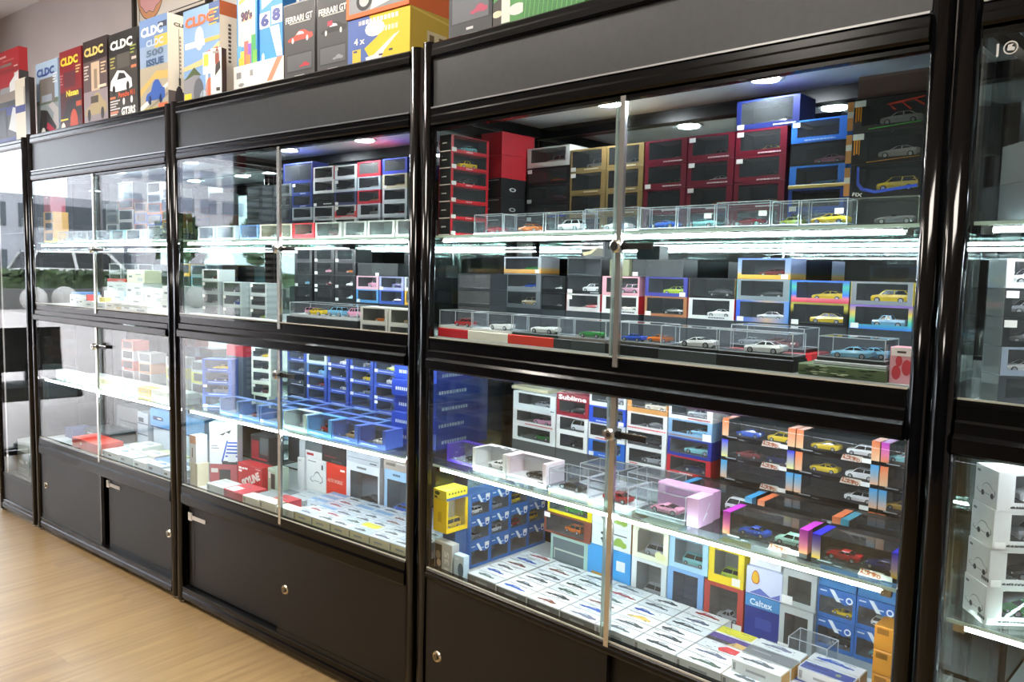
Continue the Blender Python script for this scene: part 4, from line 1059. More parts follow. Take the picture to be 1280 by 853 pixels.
def flat(f, x, y, z, w, d, h, kind, label, color='#d5d8da', seed=0, edge=None, rz=0, side=None):
    r = random.Random(seed)
    o = carton(f, x, x + w, y, y + d, z, z + h, color, label, group='flat boxes on the bottom boards', name='flat_box', rz=rz)
    a, b, hh = o['dims']
    prints(o, face('T', 0, a, 0, b, 0, hh)[0], flat_print(kind, w, d, r))
    sh = []
    if edge: sh.append((edge, rect(.001, h * .12, w - .001, h * .88)))
    sh += [('#3b3e42', rect(.004 + .0022 * i, h * .2, .0052 + .0022 * i, h * .8)) for i in range(3)]
    sh.append(('#9a9ea2', rect(w * .3, h * .4, w * .7, h * .6)))
    prints(o, face('F', 0, a, 0, b, 0, hh)[0], sh)
    if side: prints(o, face('R', 0, a, 0, b, 0, hh)[0], [(side, rect(.001, .001, d - .001, h - .001))])
    return o
KINDS = {(4, 2): 'amber', (5, 3): 'car', (6, 2): 'redtip', (7, 3): 'purple', (8, 1): 'redtip', (8, 3): 'slate', (7, 5): 'yellow', (9, 3): 'navy', (7, 1): 'slate'}
for c in range(9):
    x = .142 + c * .1135
    nrow = (6, 6, 6, 6, 6, 6, 5, 3, 4)[c]
    for rr in range(nrow):
        y = .034 + rr * .0435
        k = KINDS.get((c, rr), 'car')
        if (c, rr) == (7, 2): k = 'navy'
        if (c, rr) == (6, 3): k = 'purple'
        if (c, rr) == (6, 4): k = 'yellow'
        if (c, rr) == (8, 2): k = 'navy'
        h = .028
        if c == 0: h = .030
        flat('D', x, y, zx, .112, .043, h, k, 'white flat car box, %s from left in %s row from glass, bottom of fourth cabinet' % (ORD[c], ORD[rr]),
             color='#dadcdd' if (c * 7 + rr * 3) % 4 else '#c9cfd3', seed=c * 31 + rr, edge='#6c7074' if rr == 0 and c < 4 else None, side='#b98a48' if c in (6,) or (c == 8 and rr > 2) else None)
for i, (x, y, z, k) in enumerate(((.945, .060, .0285, 'car'), (.945, .108, .0285, 'slate'), (.945, .156, .0285, 'car'), (1.062, .13, .0285, 'navy'), (1.062, .178, .0285, 'car'), (.935, .036, .0285, 'redtip'))):
    if i == 5: continue
    flat('D', x, y, zx + z, .112, .043, .028, k, 'white flat car box lying raised on others, number %d towards the glass at right' % (5 - i) if 0 else 'raised white flat box, %s on top of the right-hand flat boxes, fourth cabinet' % ('nearest', 'second', 'third', 'fourth', 'fifth')[i], seed=200 + i, side='#b98a48')
# left wall: small blue window boxes facing right
QB = '#2f66a8'
def qdeco(o, w, d, h):
    F = T(-w / 2, -d / 2, 0)
    prints(o, F, [('#dfe6ea', [(w * .30, h * .97), (w * .42, h * .97), (w * .62, h * .62), (w * .5, h * .62)]), ('#2a62ae', disc(w * .72, h * .74, h * .17, 18)), ('#e6edf2', disc(w * .83, h * .74, h * .11, 16)), ('#2a62ae', disc(w * .83, h * .74, h * .065, 14)), ('#c8d8e8', rect(w * .52, h * .72, w * .68, h * .76)), ('#d5dde4', rect(w * .06, h * .86, w * .24, h * .9))])
def qbox(f, x, yf, z, w, d, h, label, cr=None, rz=0, loc='', L=.05):
    o = wbox(f, x, yf, z, w, d, h, QB, label, fl=.004, fr=.007, fb=.010, ft=h * .30, inner='#5f666c', rz=rz, topwin=False, ptag='RT' if rz else None, group=None)
    qdeco(o, w, d, h)
    if cr: car(f, 0, 0, 0, cr[1], cr[0], loc, L=L, M=at(f, x, yf, z, rz) @ T(.004, d * .5, .0045))
    return o
QL = {(1, 1): ('white', 'suv'), (2, 1): ('silver', 'hatchback'), (1, 2): ('grey', 'pickup'), (3, 1): ('yellow', 'jeep'), (2, 0): ('silver', 'van')}
QC = [[None, None, None, None, None], [('grey', 'pickup'), ('grey', 'coupe'), ('white', 'van'), ('red', 'hatchback'), ('yellow', 'jeep')], [None, ('white', 'suv'), ('silver', 'pickup'), ('yellow', 'van'), None]]
for row in range(3):
    for k in range(5):
        y = .0665 + k * .0855
        if (row == 2 and k == 4) or k == 0: continue
        loc = '%s from the glass in the %s row along the left wall' % (ORD[k], ('lowest', 'middle', 'upper')[row])
        qbox('D', .072, y, zx + row * .0745, .0835, .064, .0735, 'small blue window box, ' + loc, QC[row][k], 90, 'in the %s row along the left wall, %s from the glass' % (('lowest', 'middle', 'upper')[row], ORD[k]))
carton('D', .004, .036, .31, .39, zx + .2240, zx + .2340, '#c07a4a', 'flat orange brown card on the blue boxes at the left wall')
# silver round-cornered box, pale box, yellow boxes by the left post
o = carton('D', .003, .078, .032, .060, zx, zx + .092, '#b9bab8', 'silver box printed 135 standing by the left post, bottom board')
pr(o, 'F', [('#2b2622', rect(.02, .02, .42, .9)), ('#8a7a68', disc(.2, .55, .14)), ('#c2a58c', disc(.25, .3, .12))])
tx(o, 'F', '135', '#e6e6e4', .72, .45, .02, .055, .03, rot=90)
o = carton('D', .085, .125, .034, .056, zx, zx + .070, '#b8ccd8', 'pale blue box end beside the silver box, bottom board')
pr(o, 'F', [('#46647c', disc(.7, .4, .3)), ('#d9e4ea', rect(.1, .8, .5, .86))])
yb = wbox('D', .0615, .066, zx + .1235, .084, .058, .095, '#e6c20e', 'yellow cut-corner window box standing out above the silver box', inner='#a9a68c', fl=.006, fr=.010, fb=.014, ft=.008, rz=90, topwin=True)
pr_ = prints(yb, T(-.042, .029, 0) @ RZ(-90), [('#c9a40c', rect(.02, .03, .036, .06))])
car('D', 0, 0, 0, 'van', 'yellow', 'inside the yellow cut-corner box', L=.06, M=at('D', .032, .068, zx + .128, 90))
carton('D', .003, .057, .063, .108, zx, zx + .1230, '#3a5f90', 'blue carton under the yellow cut-corner box, bottom board')
o = carton('D', .003, .06, .024, .107, zx + .2195, zx + .249, '#d8c63a', 'small yellow box with black dots above the yellow cut-corner box')
pr(o, 'F', [('#3a4a20', disc(.3, .6, .2)), ('#2c2c20', rect(.1, .1, .3, .3))]); pr(o, 'R', [('#4b5a2a', rect(.1 + .14 * i, .55, .18 + .14 * i, .75)) for i in range(6)] + [('#3a5a90', rect(0, 0, 1, .25))])
# back row
def back(x0, x1, z0, z1, color, label, y=.302, d=.085, **k): return carton('D', x0, x1, y, y + d, zx + z0, zx + z1, color, label, **k)
o = back(.222, .362, 0, .106, '#9fc4b8', 'mint green edged carton at the back under the brown window box'); pr(o, 'F', [('#5d6a70', rect(.06, .1, .9, .9)), ('#b4bcae', rect(.1, .55, .9, .6)), ('#b4bcae', rect(.1, .3, .12, .6))])
o = wbox('D', .286, .297, zx + .1065, .176, .075, .062, '#7a4438', 'reddish brown window box with robot parts at the back of the bottom board', inner='#4e4a4c', fl=.008, fr=.024, fb=.006, ft=.004, ptag='LT', tagsize=(.022, .014))
car('D', .285, .335, zx + .111, 'jeep', 'orange', 'in the reddish brown window box, bottom board', L=.06)
o = wbox('D', .290, .302, zx + .169, .170, .075, .062, '#d9c820', 'yellow and blue window box on top of the reddish brown one', inner='#55706a', fl=.008, fr=.018, fb=.009, side='#2f4f9c')
car('D', .29, .335, zx + .1735, 'van', 'green', 'in the yellow and blue window box', L=.07)
for i in range(2):
    o = back(.378, .512, .1135 + i * .0625, .1755 + i * .0625, '#cfd8d6', '%s white toy car carton with a brown end at the back of the bottom board' % ('lower', 'upper')[i], y=.298)
    pr(o, 'R', [('#9c7440', rect(0, 0, 1, 1)), ('#2f2a20', disc(.5, .5, .05))]); pr(o, 'F', [('#8aa84a', carside(.45, .15, .45, .45)), ('#2c3034', disc(.3, .35, .07)), ('#2c3034', disc(.3, .62, .07)), ('#5a6064', rect(.5, .68, .9, .74))])
    tx(o, 'F', ('64', '43')[i], '#26292c', .36, .3, .018)
o = back(.365, .513, 0, .113, '#3a94d2', 'bright sky blue carton at the back beneath the white toy car cartons', y=.298); pr(o, 'F', [('#d5dde2', rect(.68, .5, .88, .75)), ('#b08a4a', rect(.1, .02, .62, .3))])
def kids(x0, x1, z0, z1, c, inn, label, cr=None, y=.30, **k):
    o = wbox('D', (x0 + x1) / 2, y, zx + z0, x1 - x0, .085, z1 - z0, c, label, inner=inn, fl=.016, fr=.016, fb=.014, ft=.010, **k)
    if cr: car('D', (x0 + x1) / 2, y + .04, zx + z0 + .005, cr[1], cr[0], 'inside the ' + label.split(',')[0], L=min(.08, (x1 - x0) * .6))
    return o
kids(.516, .627, 0, .112, '#cdd5d6', '#8d9698', 'white bus window box, lower left of the pastel boxes', ('silver', 'van'))
o = kids(.516, .630, .1125, .205, '#dbdfc6', '#a9a79a', 'cream flowered window box, above the white bus box', ('silver', 'van')); prints(o, T(-.057, -.0426, 0), [('#d6d8a0', disc(.085, .02, .012)), ('#d6d8a0', disc(.098, .018, .010)), ('#c9cdb0', disc(.015, .08, .006))])
kids(.631, .737, 0, .116, '#79a4d2', '#48617c', 'cornflower blue window box, low between cream and red', None)
kids(.633, .747, .1165, .205, '#9cc3d6', '#8fa2a8', 'pale blue bus window box, above the cornflower blue one', ('teal', 'van'))
kids(.740, .848, 0, .110, '#a8433f', '#5c5a58', 'brick red window box, low at the back with a price sticker', ('silver', 'pickup'), ptag='R', tagsize=(.024, .018))
o = kids(.749, .846, .1105, .205, '#dcc63c', '#8e948c', 'yellow cartoon window box, above the brick red one', ('lime', 'van')); prints(o, T(-.0485, -.0426, 0), [('#e3c62c', rect(0, 0, .097, .022)), ('#e6e2d8', rect(.066, .004, .088, .024))])
o = back(.852, .944, 0, .108, '#23347e', 'navy blue oil company carton at the back of the bottom board'); pr(o, 'F', [('#3f86bc', rect(0, .72, 1, 1)), ('#3a4a90', rect(.3, .25, .75, .5))]); tx(o, 'F', 'Caltex', '#dfeaf2', .45, .84, .016)
o = back(.852, .944, .1085, .178, '#c5cbe0', 'white and lilac box with a yellow shell emblem, on the navy carton')
SHELL = [(.5 + .5 * math.cos(a), .0 + math.sin(a)) for a in [math.pi * i / 12 for i in range(13)]]
pr(o, 'F', [('#b04030', [(.26 + .2 * (u - .5) * 1.15, .52 + v * .36) for u, v in SHELL] + [(.2, .4), (.32, .4)]), ('#e2b23a', [(.26 + .19 * (u - .5) * 1.05, .53 + v * .32) for u, v in SHELL] + [(.215, .43), (.305, .43)]), ('#5a68b0', [(.1, .04), (.4, .28), (.7, .06), (.95, .25), (.95, .04)])])
back(.856, .935, .1785, .235, '#d9dcde', 'plain white box on the shell emblem box', y=.31)
for i, z in enumerate((0, .113)):
    o = wbox('D', .988, .285 + .01 * i, zx + z, .080, .085, .112 if i == 0 else .085, '#a9afac', '%s grey frosted window box between the shell box and the blue ones' % ('lower', 'upper')[i], inner='#3d4644', fl=.012, fr=.012, fb=.012, ft=.016, ptag='L', tagsize=(.026, .02))
acase('D', 1.002, 1.092, .212, zx + .0005, .066, .074, 'clear plastic box lying before the frosted boxes, bottom board', base='#b5c4c0')
carton('D', 1.032, 1.20, .302, .38, zx, zx + .034, '#8a98a4', 'pale flat carton beneath the four small blue boxes at right')
for i, (x, z, cr) in enumerate(((1.072, .0345, ('black', 'jeep')), (1.159, .0345, ('teal', 'suv')), (1.072, .107, ('yellow', 'supercar')), (1.159, .107, ('white', 'van')))):
    qbox('D', x, .302, zx + z, .0855, .066, .0715, 'small blue window box at the right end, %s of four' % ('lower left', 'lower right', 'upper left', 'upper right')[i], cr, 0, 'in the %s small blue box at the right end' % ('lower left', 'lower right', 'upper left', 'upper right')[i], L=.046)
for i in range(2): carton('D', 1.03 + .087 * i, 1.114 + .087 * i, .304, .37, zx + .179, zx + .235, '#3a76a8', 'blue box under the shelf above the %s upper small blue box' % ('left', 'right')[i])
for i in range(4):
    o = carton('D', 1.212, 1.272, .13, .19, zx + i * .0495, zx + i * .0495 + .049, '#c8862c', 'small orange brown box, %s up in the stack by the right post' % ORD[i])
    pr(o, 'F', [('#8a5a1c', rect(.08, .68, .45, .92)), ('#4a3414', [(.55, .5), (.95, .3), (.9, .62)])])
# ---------------------------------------------------------------- third cabinet
def c2(h, c, w, cr=None, **k): return (h, c, w, cr, dict(fl=k.pop('fl', .009), fr=k.pop('fr', .011), fb=k.pop('fb', .010), **({'inner': '#4d5258'} | k)))
P = .0485
hid = lambda c, n: c2(.0435, c, n)
stack('C', 'U', 6, .012, .30, .10, .08, [hid('#3f4449', 'sooty grey'), hid('#4a5056', 'leaden'), c2(P, '#454a50', 'ashen grey'), c2(P, '#3c4247', 'smoky grey'), c2(P, '#50565c', 'shadow grey')])  # stack added to hide the bright window mirrored in the back
stack('C', 'U', 7, .113, .30, .09, .08, [hid('#4a4f54', 'dusky grey'), hid('#3a3f46', 'graphite'), c2(P, '#5a6067', 'pewter'), c2(P, '#42484e', 'basalt grey'), c2(P, '#4d5359', 'granite grey')])  # second added stack, also covers the window's reflection in the mirror
stack('C', 'U', 0, .205, .30, .110, .08, [hid('#8b8f93', 'grey'), hid('#26345c', 'dark navy'), c2(P, '#343a4c', 'slate blue'), c2(P, '#4a4f54', 'iron grey', ('silver', 'sedan')), c2(P, '#7d8488', 'silver grey')])
stack('C', 'U', 1, .321, .30, .127, .08, [hid('#3c4046', 'charcoal'), hid('#4a4f55', 'dark grey'), c2(.0485, '#9fa5aa', 'silver framed', ('black', 'sedan')), c2(P, '#2c3a7c', 'navy', strip=('#c8cfe0', .4, .7)), c2(P, '#35407a', 'dusky blue', strip=('#c8cfe0', .4, .7), inner='#4a5450', ptag='LT')])
wbox('C', .356, .30, SH_U + .2330, .184, .08, .076, '#3a4488', 'wide dark blue window box topping the dusky blue stack, third cabinet', fl=.01, fr=.008, fb=.008, inner='#41465a')
stack('C', 'U', 2, .453, .30, .124, .08, [hid('#3f4448', 'dim grey'), hid('#c9ccce', 'pale grey'), c2(P, '#b9bec2', 'silver lettered', strip=('#50545a', .2, .8)), c2(P, '#16171b', 'black lettered', strip=('#d9dadb', .5, .9), fb=.022, ptag='L'), c2(P, '#d6d7d8', 'white', ('purple', 'suv'), inner='#4c4c4e'), c2(.0515, '#c9cacb', 'white red-sided', ('black', 'van'), side='#a8323c', inner='#5b5650')])
stack('C', 'U', 3, .580, .30, .124, .08, [hid('#4a4f54', 'dull grey'), hid('#cfd2d4', 'light grey'), c2(P, '#c8ccd0', 'white and red', ('white', 'hatchback'), side='#c0303c', ptag='LT', strip=('#d9dadb', .3, .9), omat=ramp(((0, '#d8d9da'), (.12, '#c83a40'), (.5, '#c83a40'), (.55, '#b9bdc2'), (1, '#b9bdc2')), 'Z')), c2(P, '#32395c', 'blue black', ('black', 'coupe'), inner='#5a5d66', ptag='L'), c2(P, '#a3adb4', 'steel blue', ('white', 'sedan'), ptag='LT'), c2(.0485, '#ccd0d4', 'silver white', ('grey', 'sedan'), fl=.014, ptag='LT')])
stack('C', 'U', 4, .708, .30, .125, .08, [hid('#5a5f64', 'plain grey'), hid('#8f959a', 'mid grey'), c2(P, '#babfc4', 'silver patterned', ('silver', 'jeep'), fl=.018), c2(P, '#b02834', 'red', ('tan', 'sedan'), inner='#6a5a54'), c2(P, '#9fb0ba', 'pale steel', ('white', 'coupe')), c2(.054, '#b43440', 'crimson', inner='#5d6062', film=FILMW)])
stack('C', 'U', 5, .842, .30, .125, .08, [hid('#6a6f74', 'dark silver'), hid('#aab2b8', 'light silver'), c2(P, '#c6ccd2', 'white chrome', ('darkred', 'roadster')), c2(P, '#ccd1d6', 'white bordered', ('black', 'coupe')), c2(.0505, '#cfc4a8', 'cream', ('tan', 'sedan'), ptag='L', inner='#4a4a48'), c2(.054, '#3f4fc8', 'violet blue', inner='#4d5058', film=FILMW)])
for i, (x0, x1, c, nm, cr, inn, op) in enumerate(((.035, .155, '#b5bcc0', 'silver', ('silver', 'sedan'), '#9aa3a8', {}), (.165, .295, '#c3c8cb', 'grey white', None, '#b9bfc2', {}), (.325, .445, '#6f93d0', 'blue and white wave', None, '#b9c4d4', {}), (.450, .570, '#e6ddc8', 'cream classic', ('silver', 'roadster'), '#cfc8b8', dict(strip=('#3a3630', .3, .8))),
        (.575, .645, '#dfd6c4', 'cream narrow', ('red', 'hatchback'), '#cfcabc', dict(side='#d0404c')), (.648, .766, '#d83f48', 'red and cream', ('white', 'sedan'), '#d8cfbc', dict(fb=.014)), (.769, .905, '#b9b7b4', 'grey', ('maroon', 'van'), '#6a6a6a', dict(film=FILMW)), (.917, 1.030, '#b5b4b2', 'ash grey', ('white', 'sedan'), '#7a7c7c', dict(film=FILMW)),
        (1.032, 1.159, '#c4c3c0', 'pale wrapped', None, '#98999a', dict(film=FILMW)), (1.161, 1.274, '#c0bfbc', 'cloudy wrapped', None, '#8d8e90', dict(film=FILMW)))):
    op = dict(fb=.008, fl=.009, fr=.011) | op
    lab = '%s from left along the top shelf edge' % ORD[i]
    wbox('C', (x0 + x1) / 2, .064, SH_U + .0005, round(x1 - x0 - .003, 4), .07, .053, c, '%s window box, %s, third cabinet' % (nm, lab), inner=inn, **op)
    if cr: car('C', (x0 + x1) / 2 + .01, .098, SH_U + .006, cr[1], cr[0], 'in the %s box, top shelf edge, third cabinet' % nm, L=min(.07, (x1 - x0) * .6), parts=False)
# second shelf
BK = '#1b1d1f'
def dk(nm, cr=None, **k): return c2(.0487, BK, nm, cr, inner=k.pop('inner', '#33393b'), fl=.016, fr=.016, fb=.011, **k)
base = (.0805, '#1f2224', 'black base', None, dict(carton=True))
stack('C', 'M', 0, .336, .30, .112, .08, [base, dk('black low', ('grey', 'coupe')), dk('black blue-car', ('lightblue', 'hatchback'), ptag='L'), dk('black plain'), dk('black empty', ptag='LT', inner='#4c5a5c')])
stack('C', 'M', 1, .459, .30, .121, .08, [base, dk('black dim', ptag='LT'), dk('black rose-car', ('darkred', 'sedan'), ptag='L'), dk('black pink-car', ('pink', 'sedan'), ptag='L'), dk('black glossy', ptag='L', inner='#4c5a5c')])
stack('C', 'M', 2, .583, .30, .119, .08, [base, dk('black sky-car', ('lightblue', 'supercar'), ptag='L'), dk('black white-car', ('white', 'sedan'), ptag='L'), dk('black orange-car', ('orange', 'coupe')), dk('black smooth', ptag='L', inner='#33404a')])
stack('C', 'M', 3, .705, .30, .121, .08, [base, c2(.0487, '#4f8fc4', 'cyan blue', inner='#3a3f54', ptag='L'), c2(.0487, '#d8a9b4', 'pale pink', ('pink', 'jeep'), inner='#56504f')])
stack('C', 'M', 4, .829, .30, .126, .08, [base, c2(.0487, '#3f60b8', 'blue', ('purple', 'supercar'), inner='#474c60'), c2(.0487, '#a3a6d4', 'lavender', ('purple', 'jeep'), inner='#5d6074', ptag='L')])
stack('C', 'M', 5, .958, .30, .07, .08, [base, c2(.0487, '#d8a43c', 'amber narrow', inner='#c8c4bc'), c2(.0487, '#c9cacf', 'white narrow', inner='#b8bac0', ptag='L')])
wbox('C', .813, .305, MIDZ['C'] + .1785, .213, .07, .046, '#202426', 'long black wrapped window box lying across the pale pink and lavender boxes', inner='#2b3134', film=FILMW, fl=.006, fr=.006, fb=.006, ptag='C')
acase('C', .652, 1.010, .045, MIDZ['C'] + .0365, .09, .046, 'long clear case with yellow and blue cars on a black plinth, third cabinet', base='#c9ccce')
carton('C', .640, 1.014, .042, .14, MIDZ['C'] + .0005, MIDZ['C'] + .036, '#17191b', 'long black plinth under the clear case, second shelf, third cabinet')
zc = MIDZ['C'] + .0430
for x, y, c, k, L in ((.77, .075, 'yellow', 'supercar', .085), (.87, .08, 'lightblue', 'suv', .08), (.94, .10, 'pink', 'pickup', .08), (.70, .10, 'pink', 'van', .05)):
    car('C', x, y, zc, k, c, '%s in the long clear case on the black plinth' % {.77: 'nearest', .87: 'second', .94: 'at right', .70: 'at left'}[x], L=L, parts=False)
for i, (x0, x1, cr) in enumerate(((1.022, 1.149, ('orange', 'coupe')), (1.152, 1.276, ('tan', 'sedan')))):
    wbox('C', (x0 + x1) / 2, .045, MIDZ['C'] + .0005, x1 - x0 - .002, .075, .030, '#c9c8c4', 'low grey window box under the %s pale box, right end, third cabinet' % ('left', 'right')[i], inner='#8d8e8c', fb=.004, ft=.003)
    wbox('C', (x0 + x1) / 2, .045, MIDZ['C'] + .031, x1 - x0 - .002, .075, .052, '#cfcec9', 'pale grey window box at the right end, %s of two, second shelf, third cabinet' % ('left', 'right')[i], inner='#a3a49c', fl=.012, fr=.012, fb=.010)
    car('C', (x0 + x1) / 2 + .015, .075, MIDZ['C'] + .0365, cr[1], cr[0], 'in the %s pale box at the right end, third cabinet' % ('left', 'right')[i], L=.06, parts=False)
WF = '#858e8e'
stack('C', 'M', 6, .035, .08, .122, .07, [c2(.0475, WF, 'pale grey', ('grey', 'sedan'), inner='#5d686a', fl=.012, fr=.012, ptag='LT'), c2(.0475, WF, 'frost grey', ('silver', 'coupe'), inner='#5d686a', fl=.012, fr=.012, ptag='LT'), c2(.0475, WF, 'mist grey', ('silver', 'sedan'), inner='#5d686a', fl=.012, fr=.012, ptag='LT'), c2(.0475, '#c2c9c8', 'white grey', ('darkred', 'supercar'), inner='#69706e', fl=.012, fr=.012)], colword='stack')
stack('C', 'M', 7, .165, .09, .130, .07, [c2(.0475, '#8f9898', 'dull silver', ('black', 'van'), inner='#4d5458', ptag='LT'), c2(.0475, '#a3adad', 'silver', ('blue', 'pickup'), inner='#565e64', ptag='LT'), c2(.0475, '#9da7a8', 'light silver', ('black', 'suv'), inner='#596264')])
stack('C', 'M', 8, .302, .12, .11, .07, [c2(.0475, '#949d9d', 'dark silver', ('lime', 'coupe'), inner='#474f53', ptag='LT'), c2(.0475, '#9aa3a3', 'greyish', None, inner='#474f53', ptag='LT'), c2(.0475, '#a8b0b0', 'ash silver', None, inner='#596264', ptag='LT')])
for i in range(7):
    carton('C', .02 + i * .085, .10 + i * .085, .032, .072, MIDZ['C'] + .0005, MIDZ['C'] + .0145, ('#cfd0d0', '#d2cbc6', '#c5cccd')[i % 3], 'thin white carton, %s from left along the second shelf edge, third cabinet' % ORD[i])
# third shelf: blue boxes
NB, NB2 = '#3850a0', '#4766ac'
def nb(nm, cr=None, **k):
    return c2(.0490, k.pop('c', NB), nm, cr, fl=k.pop('fl', .013), fr=.015, fb=.012, strip=('#c9d3ea', .2, .85), inner=k.pop('inner', '#66707f'), **k)
stack('C', 'L', 3, .287, .30, .124, .085, [nb('blue'), nb('blue shaded', c='#2a2f3a'), nb('black edged', ('grey', 'sedan'), c='#2a2e36'), nb('blue grey', ('silver', 'supercar'), c='#4a5a78'), nb('blue top', ('grey', 'coupe'))])
stack('C', 'L', 4, .412, .30, .125, .085, [nb('dim blue'), nb('blue black'), nb('blue maroon-car', ('maroon', 'sedan'), ptag='L'), nb('steel blue', ('lightblue', 'hatchback'), c='#5a7fae', ptag='L'), nb('pale green', None, c='#c3d0c2', inner='#7d8a80', ptag='LT')])
stack('C', 'L', 5, .542, .30, .124, .085, [nb('deep blue'), nb('blue shadowy'), nb('blue white-car', ('white', 'roadster')), nb('blue dark-car', ('black', 'sedan'), ptag='LT'), nb('blue silver-car', ('white', 'coupe'), ptag='L')])
stack('C', 'L', 6, .671, .30, .130, .085, [nb('low blue'), nb('blue dull'), nb('blue grey-car', ('grey', 'coupe'), ptag='L'), nb('blue yellow-car', ('yellow', 'hatchback'), ptag='L'), nb('blue jeep', ('grey', 'jeep'), ptag='L')])
stack('C', 'L', 7, .804, .30, .124, .085, [nb('plain blue'), nb('blue tagged', ptag='LT'), nb('blue brown', None, inner='#7a5a50', ptag='L'), nb('blue white', ('white', 'pickup')), nb('blue lime', ('lime', 'coupe'), ptag='L')])
stack('C', 'L', 8, .931, .30, .110, .085, [nb('end blue'), nb('end blue tagged', ptag='LT'), nb('end blue dark', ptag='LT'), nb('end blue pale', ptag='LT'), nb('end blue top', ptag='L')])
stack('C', 'L', 0, .030, .105, .128, .055, [nb('bright blue', ('teal', 'supercar'), rz=30, c=NB2, ptag='L'), nb('clear blue', ('silver', 'jeep'), rz=30, c=NB2, ptag='LT'), nb('vivid blue', ('navy', 'suv'), rz=30, c=NB2), nb('strong blue', ('yellow', 'coupe'), rz=30, c=NB2)], colword='turned stack')
o = carton('C', .012, .13, .20, .29, SHL['C'] + .2005, SHL['C'] + .245, '#b43a44', 'red carton behind the turned blue stack, third cabinet')
carton('C', .012, .13, .20, .29, SHL['C'] + .0005, SHL['C'] + .200, '#56606c', 'tall grey carton behind the turned blue stack, third cabinet')
GW = '#ccd8c6'
stack('C', 'L', 1, .150, .235, .105, .06, [c2(.0490, GW, 'light green', None, inner='#4e5450'), c2(.0490, GW, 'green white', ('brown', 'pickup'), inner='#5f605a', rz=12, ptag='LT'), c2(.0490, GW, 'mint white', ('white', 'roadster'), inner='#6b736e', rz=12), c2(.0490, GW, 'white green', ('black', 'coupe'), inner='#5a625e', rz=12), c2(.0490, '#c8d2c4', 'pale mint', ('yellow', 'supercar'), inner='#5a625e', rz=12, ptag='LT')])
FB = ['#6f8cc0', '#6583bc', '#587cb8', '#bccfc6', '#5a9ad0', '#4f6cb8', '#4a60b4']
for i, (x0, cr) in enumerate(((.210, None), (.341, ('darkred', 'sedan')), (.474, None), (.615, ('silver', 'supercar')), (.751, ('red', 'jeep')), (.884, ('tan', 'hatchback')), (1.017, ('white', 'coupe')))):
    w = .128
    wbox('C', x0 + w / 2, .045, SHL['C'] + .0005, w, .075, .060, FB[i], '%s see-through top box, %s along the third shelf edge, third cabinet' % (('misty blue', 'blue', 'dull blue', 'mint white', 'azure', 'royal blue', 'ultramarine')[i], ORD[i]), topwin=True, fl=.008, fr=.016, fb=.015, inner='#8d9aac' if i < 4 else '#59606c', strip=('#c9d6ec', .1, .7), ptag='L' if i in (1, 2) else None, inset=.006)
    if cr: car('C', x0 + w / 2 + .012, .08, SHL['C'] + .007, cr[1], cr[0], 'in the %s see-through box, third shelf edge' % ('misty blue', 'blue', 'dull blue', 'mint white', 'azure', 'royal blue', 'ultramarine')[i], L=.068, parts=False)
for row, (y, xs) in enumerate(((.128, 5), (.212, 5))):
    for i in range(xs):
        x0 = .36 + i * .130 - .03 * row
        wbox('C', x0 + .064, y, SHL['C'] + .0005, .128, .075, .056, ('#5c79bc', '#6a92c8', '#5870b8')[(i + row) % 3], 'see-through topped blue box, %s in the %s row behind the edge, third cabinet' % (ORD[i], ('second', 'third')[row]), topwin=True, fl=.008, fr=.014, fb=.012, inner='#6a7486')
for i in range(5):
    o = carton('C', 1.075, 1.262, .15 - .015 * (i % 2), .40, SHL['C'] + .0005 + i * .0535, SHL['C'] + .0535 + i * .0535, ('#2440a8', '#2747b4', '#223c9e')[i % 3], 'blue closed carton at the right end, %s up, third shelf, third cabinet' % ORD[i])
    rr_ = random.Random(i); u = .1; sh = []
    while u < .55: q = rr_.uniform(.02, .05); sh.append(('#d5dcec', rect(u, .3, u + q, .5))); u += q + .012
    pr(o, 'R', sh); pr(o, 'F', [('#d5dcec', rect(.1 + .05 * q, .35, .13 + .05 * q, .55)) for q in range(9)])
o = carton('C', 1.08, 1.20, .16, .30, SHL['C'] + .0505 + 4 * .0535 + .0035, SHL['C'] + .0505 + 4 * .0535 + .0035, '#b05a48', 'x') if 0 else None
# bottom board
zb = BOTZ['C'] + .0005
def cb(x0, x1, z0, z1, c, label, y=.30, d=.08, **k): return carton('C', x0, x1, y, y + d, zb + z0, zb + z1, c, label, **k)
o = cb(.006, .060, 0, .092, '#dfd8b8', 'cream carton standing by the left post, bottom of third cabinet', .035, .05); pr(o, 'F', [('#a8a48c', rect(.1, .2, .14, .8)), ('#c9bfa0', rect(.75, 0, 1, 1))])
o = cb(.006, .052, .0925, .205, '#dedfe0', 'white carton with an orange top on the cream carton', .035, .05); pr(o, 'F', [('#e0a070', rect(0, .7, 1, 1)), ('#54585c', rect(.35, .2, .5, .55))])
o = cb(.062, .177, 0, .085, '#a84a50', 'dull red carton with black square at left of bottom board', .088, .055, rz=35); pr(o, 'F', [('#25262a', rect(.35, .2, .75, .75)), ('#d5cfcd', rect(.05, .6, .3, .8))])
o = cb(.062, .177, .0855, .185, '#d9dfe6', 'white carton with slanting blue stripes on the dull red carton', .088, .055, rz=35)
pr(o, 'F', [('#2a52b0', [(.42, .1), (.48, .1), (.68, .98), (.62, .98)])] + [('#2a52b0', [(.56 + .025 * i, .30 + .14 * i), (1, .30 + .14 * i), (1, .37 + .14 * i), (.575 + .025 * i, .37 + .14 * i)]) for i in range(5)] + [('#26282c', rect(.45, 0, 1, .14)), ('#c9ccd2', rect(.66, .1, .95, .42)), ('#5a5e66', rect(.08, .75, .3, .78)), ('#5a5e66', rect(.08, .65, .35, .68))])
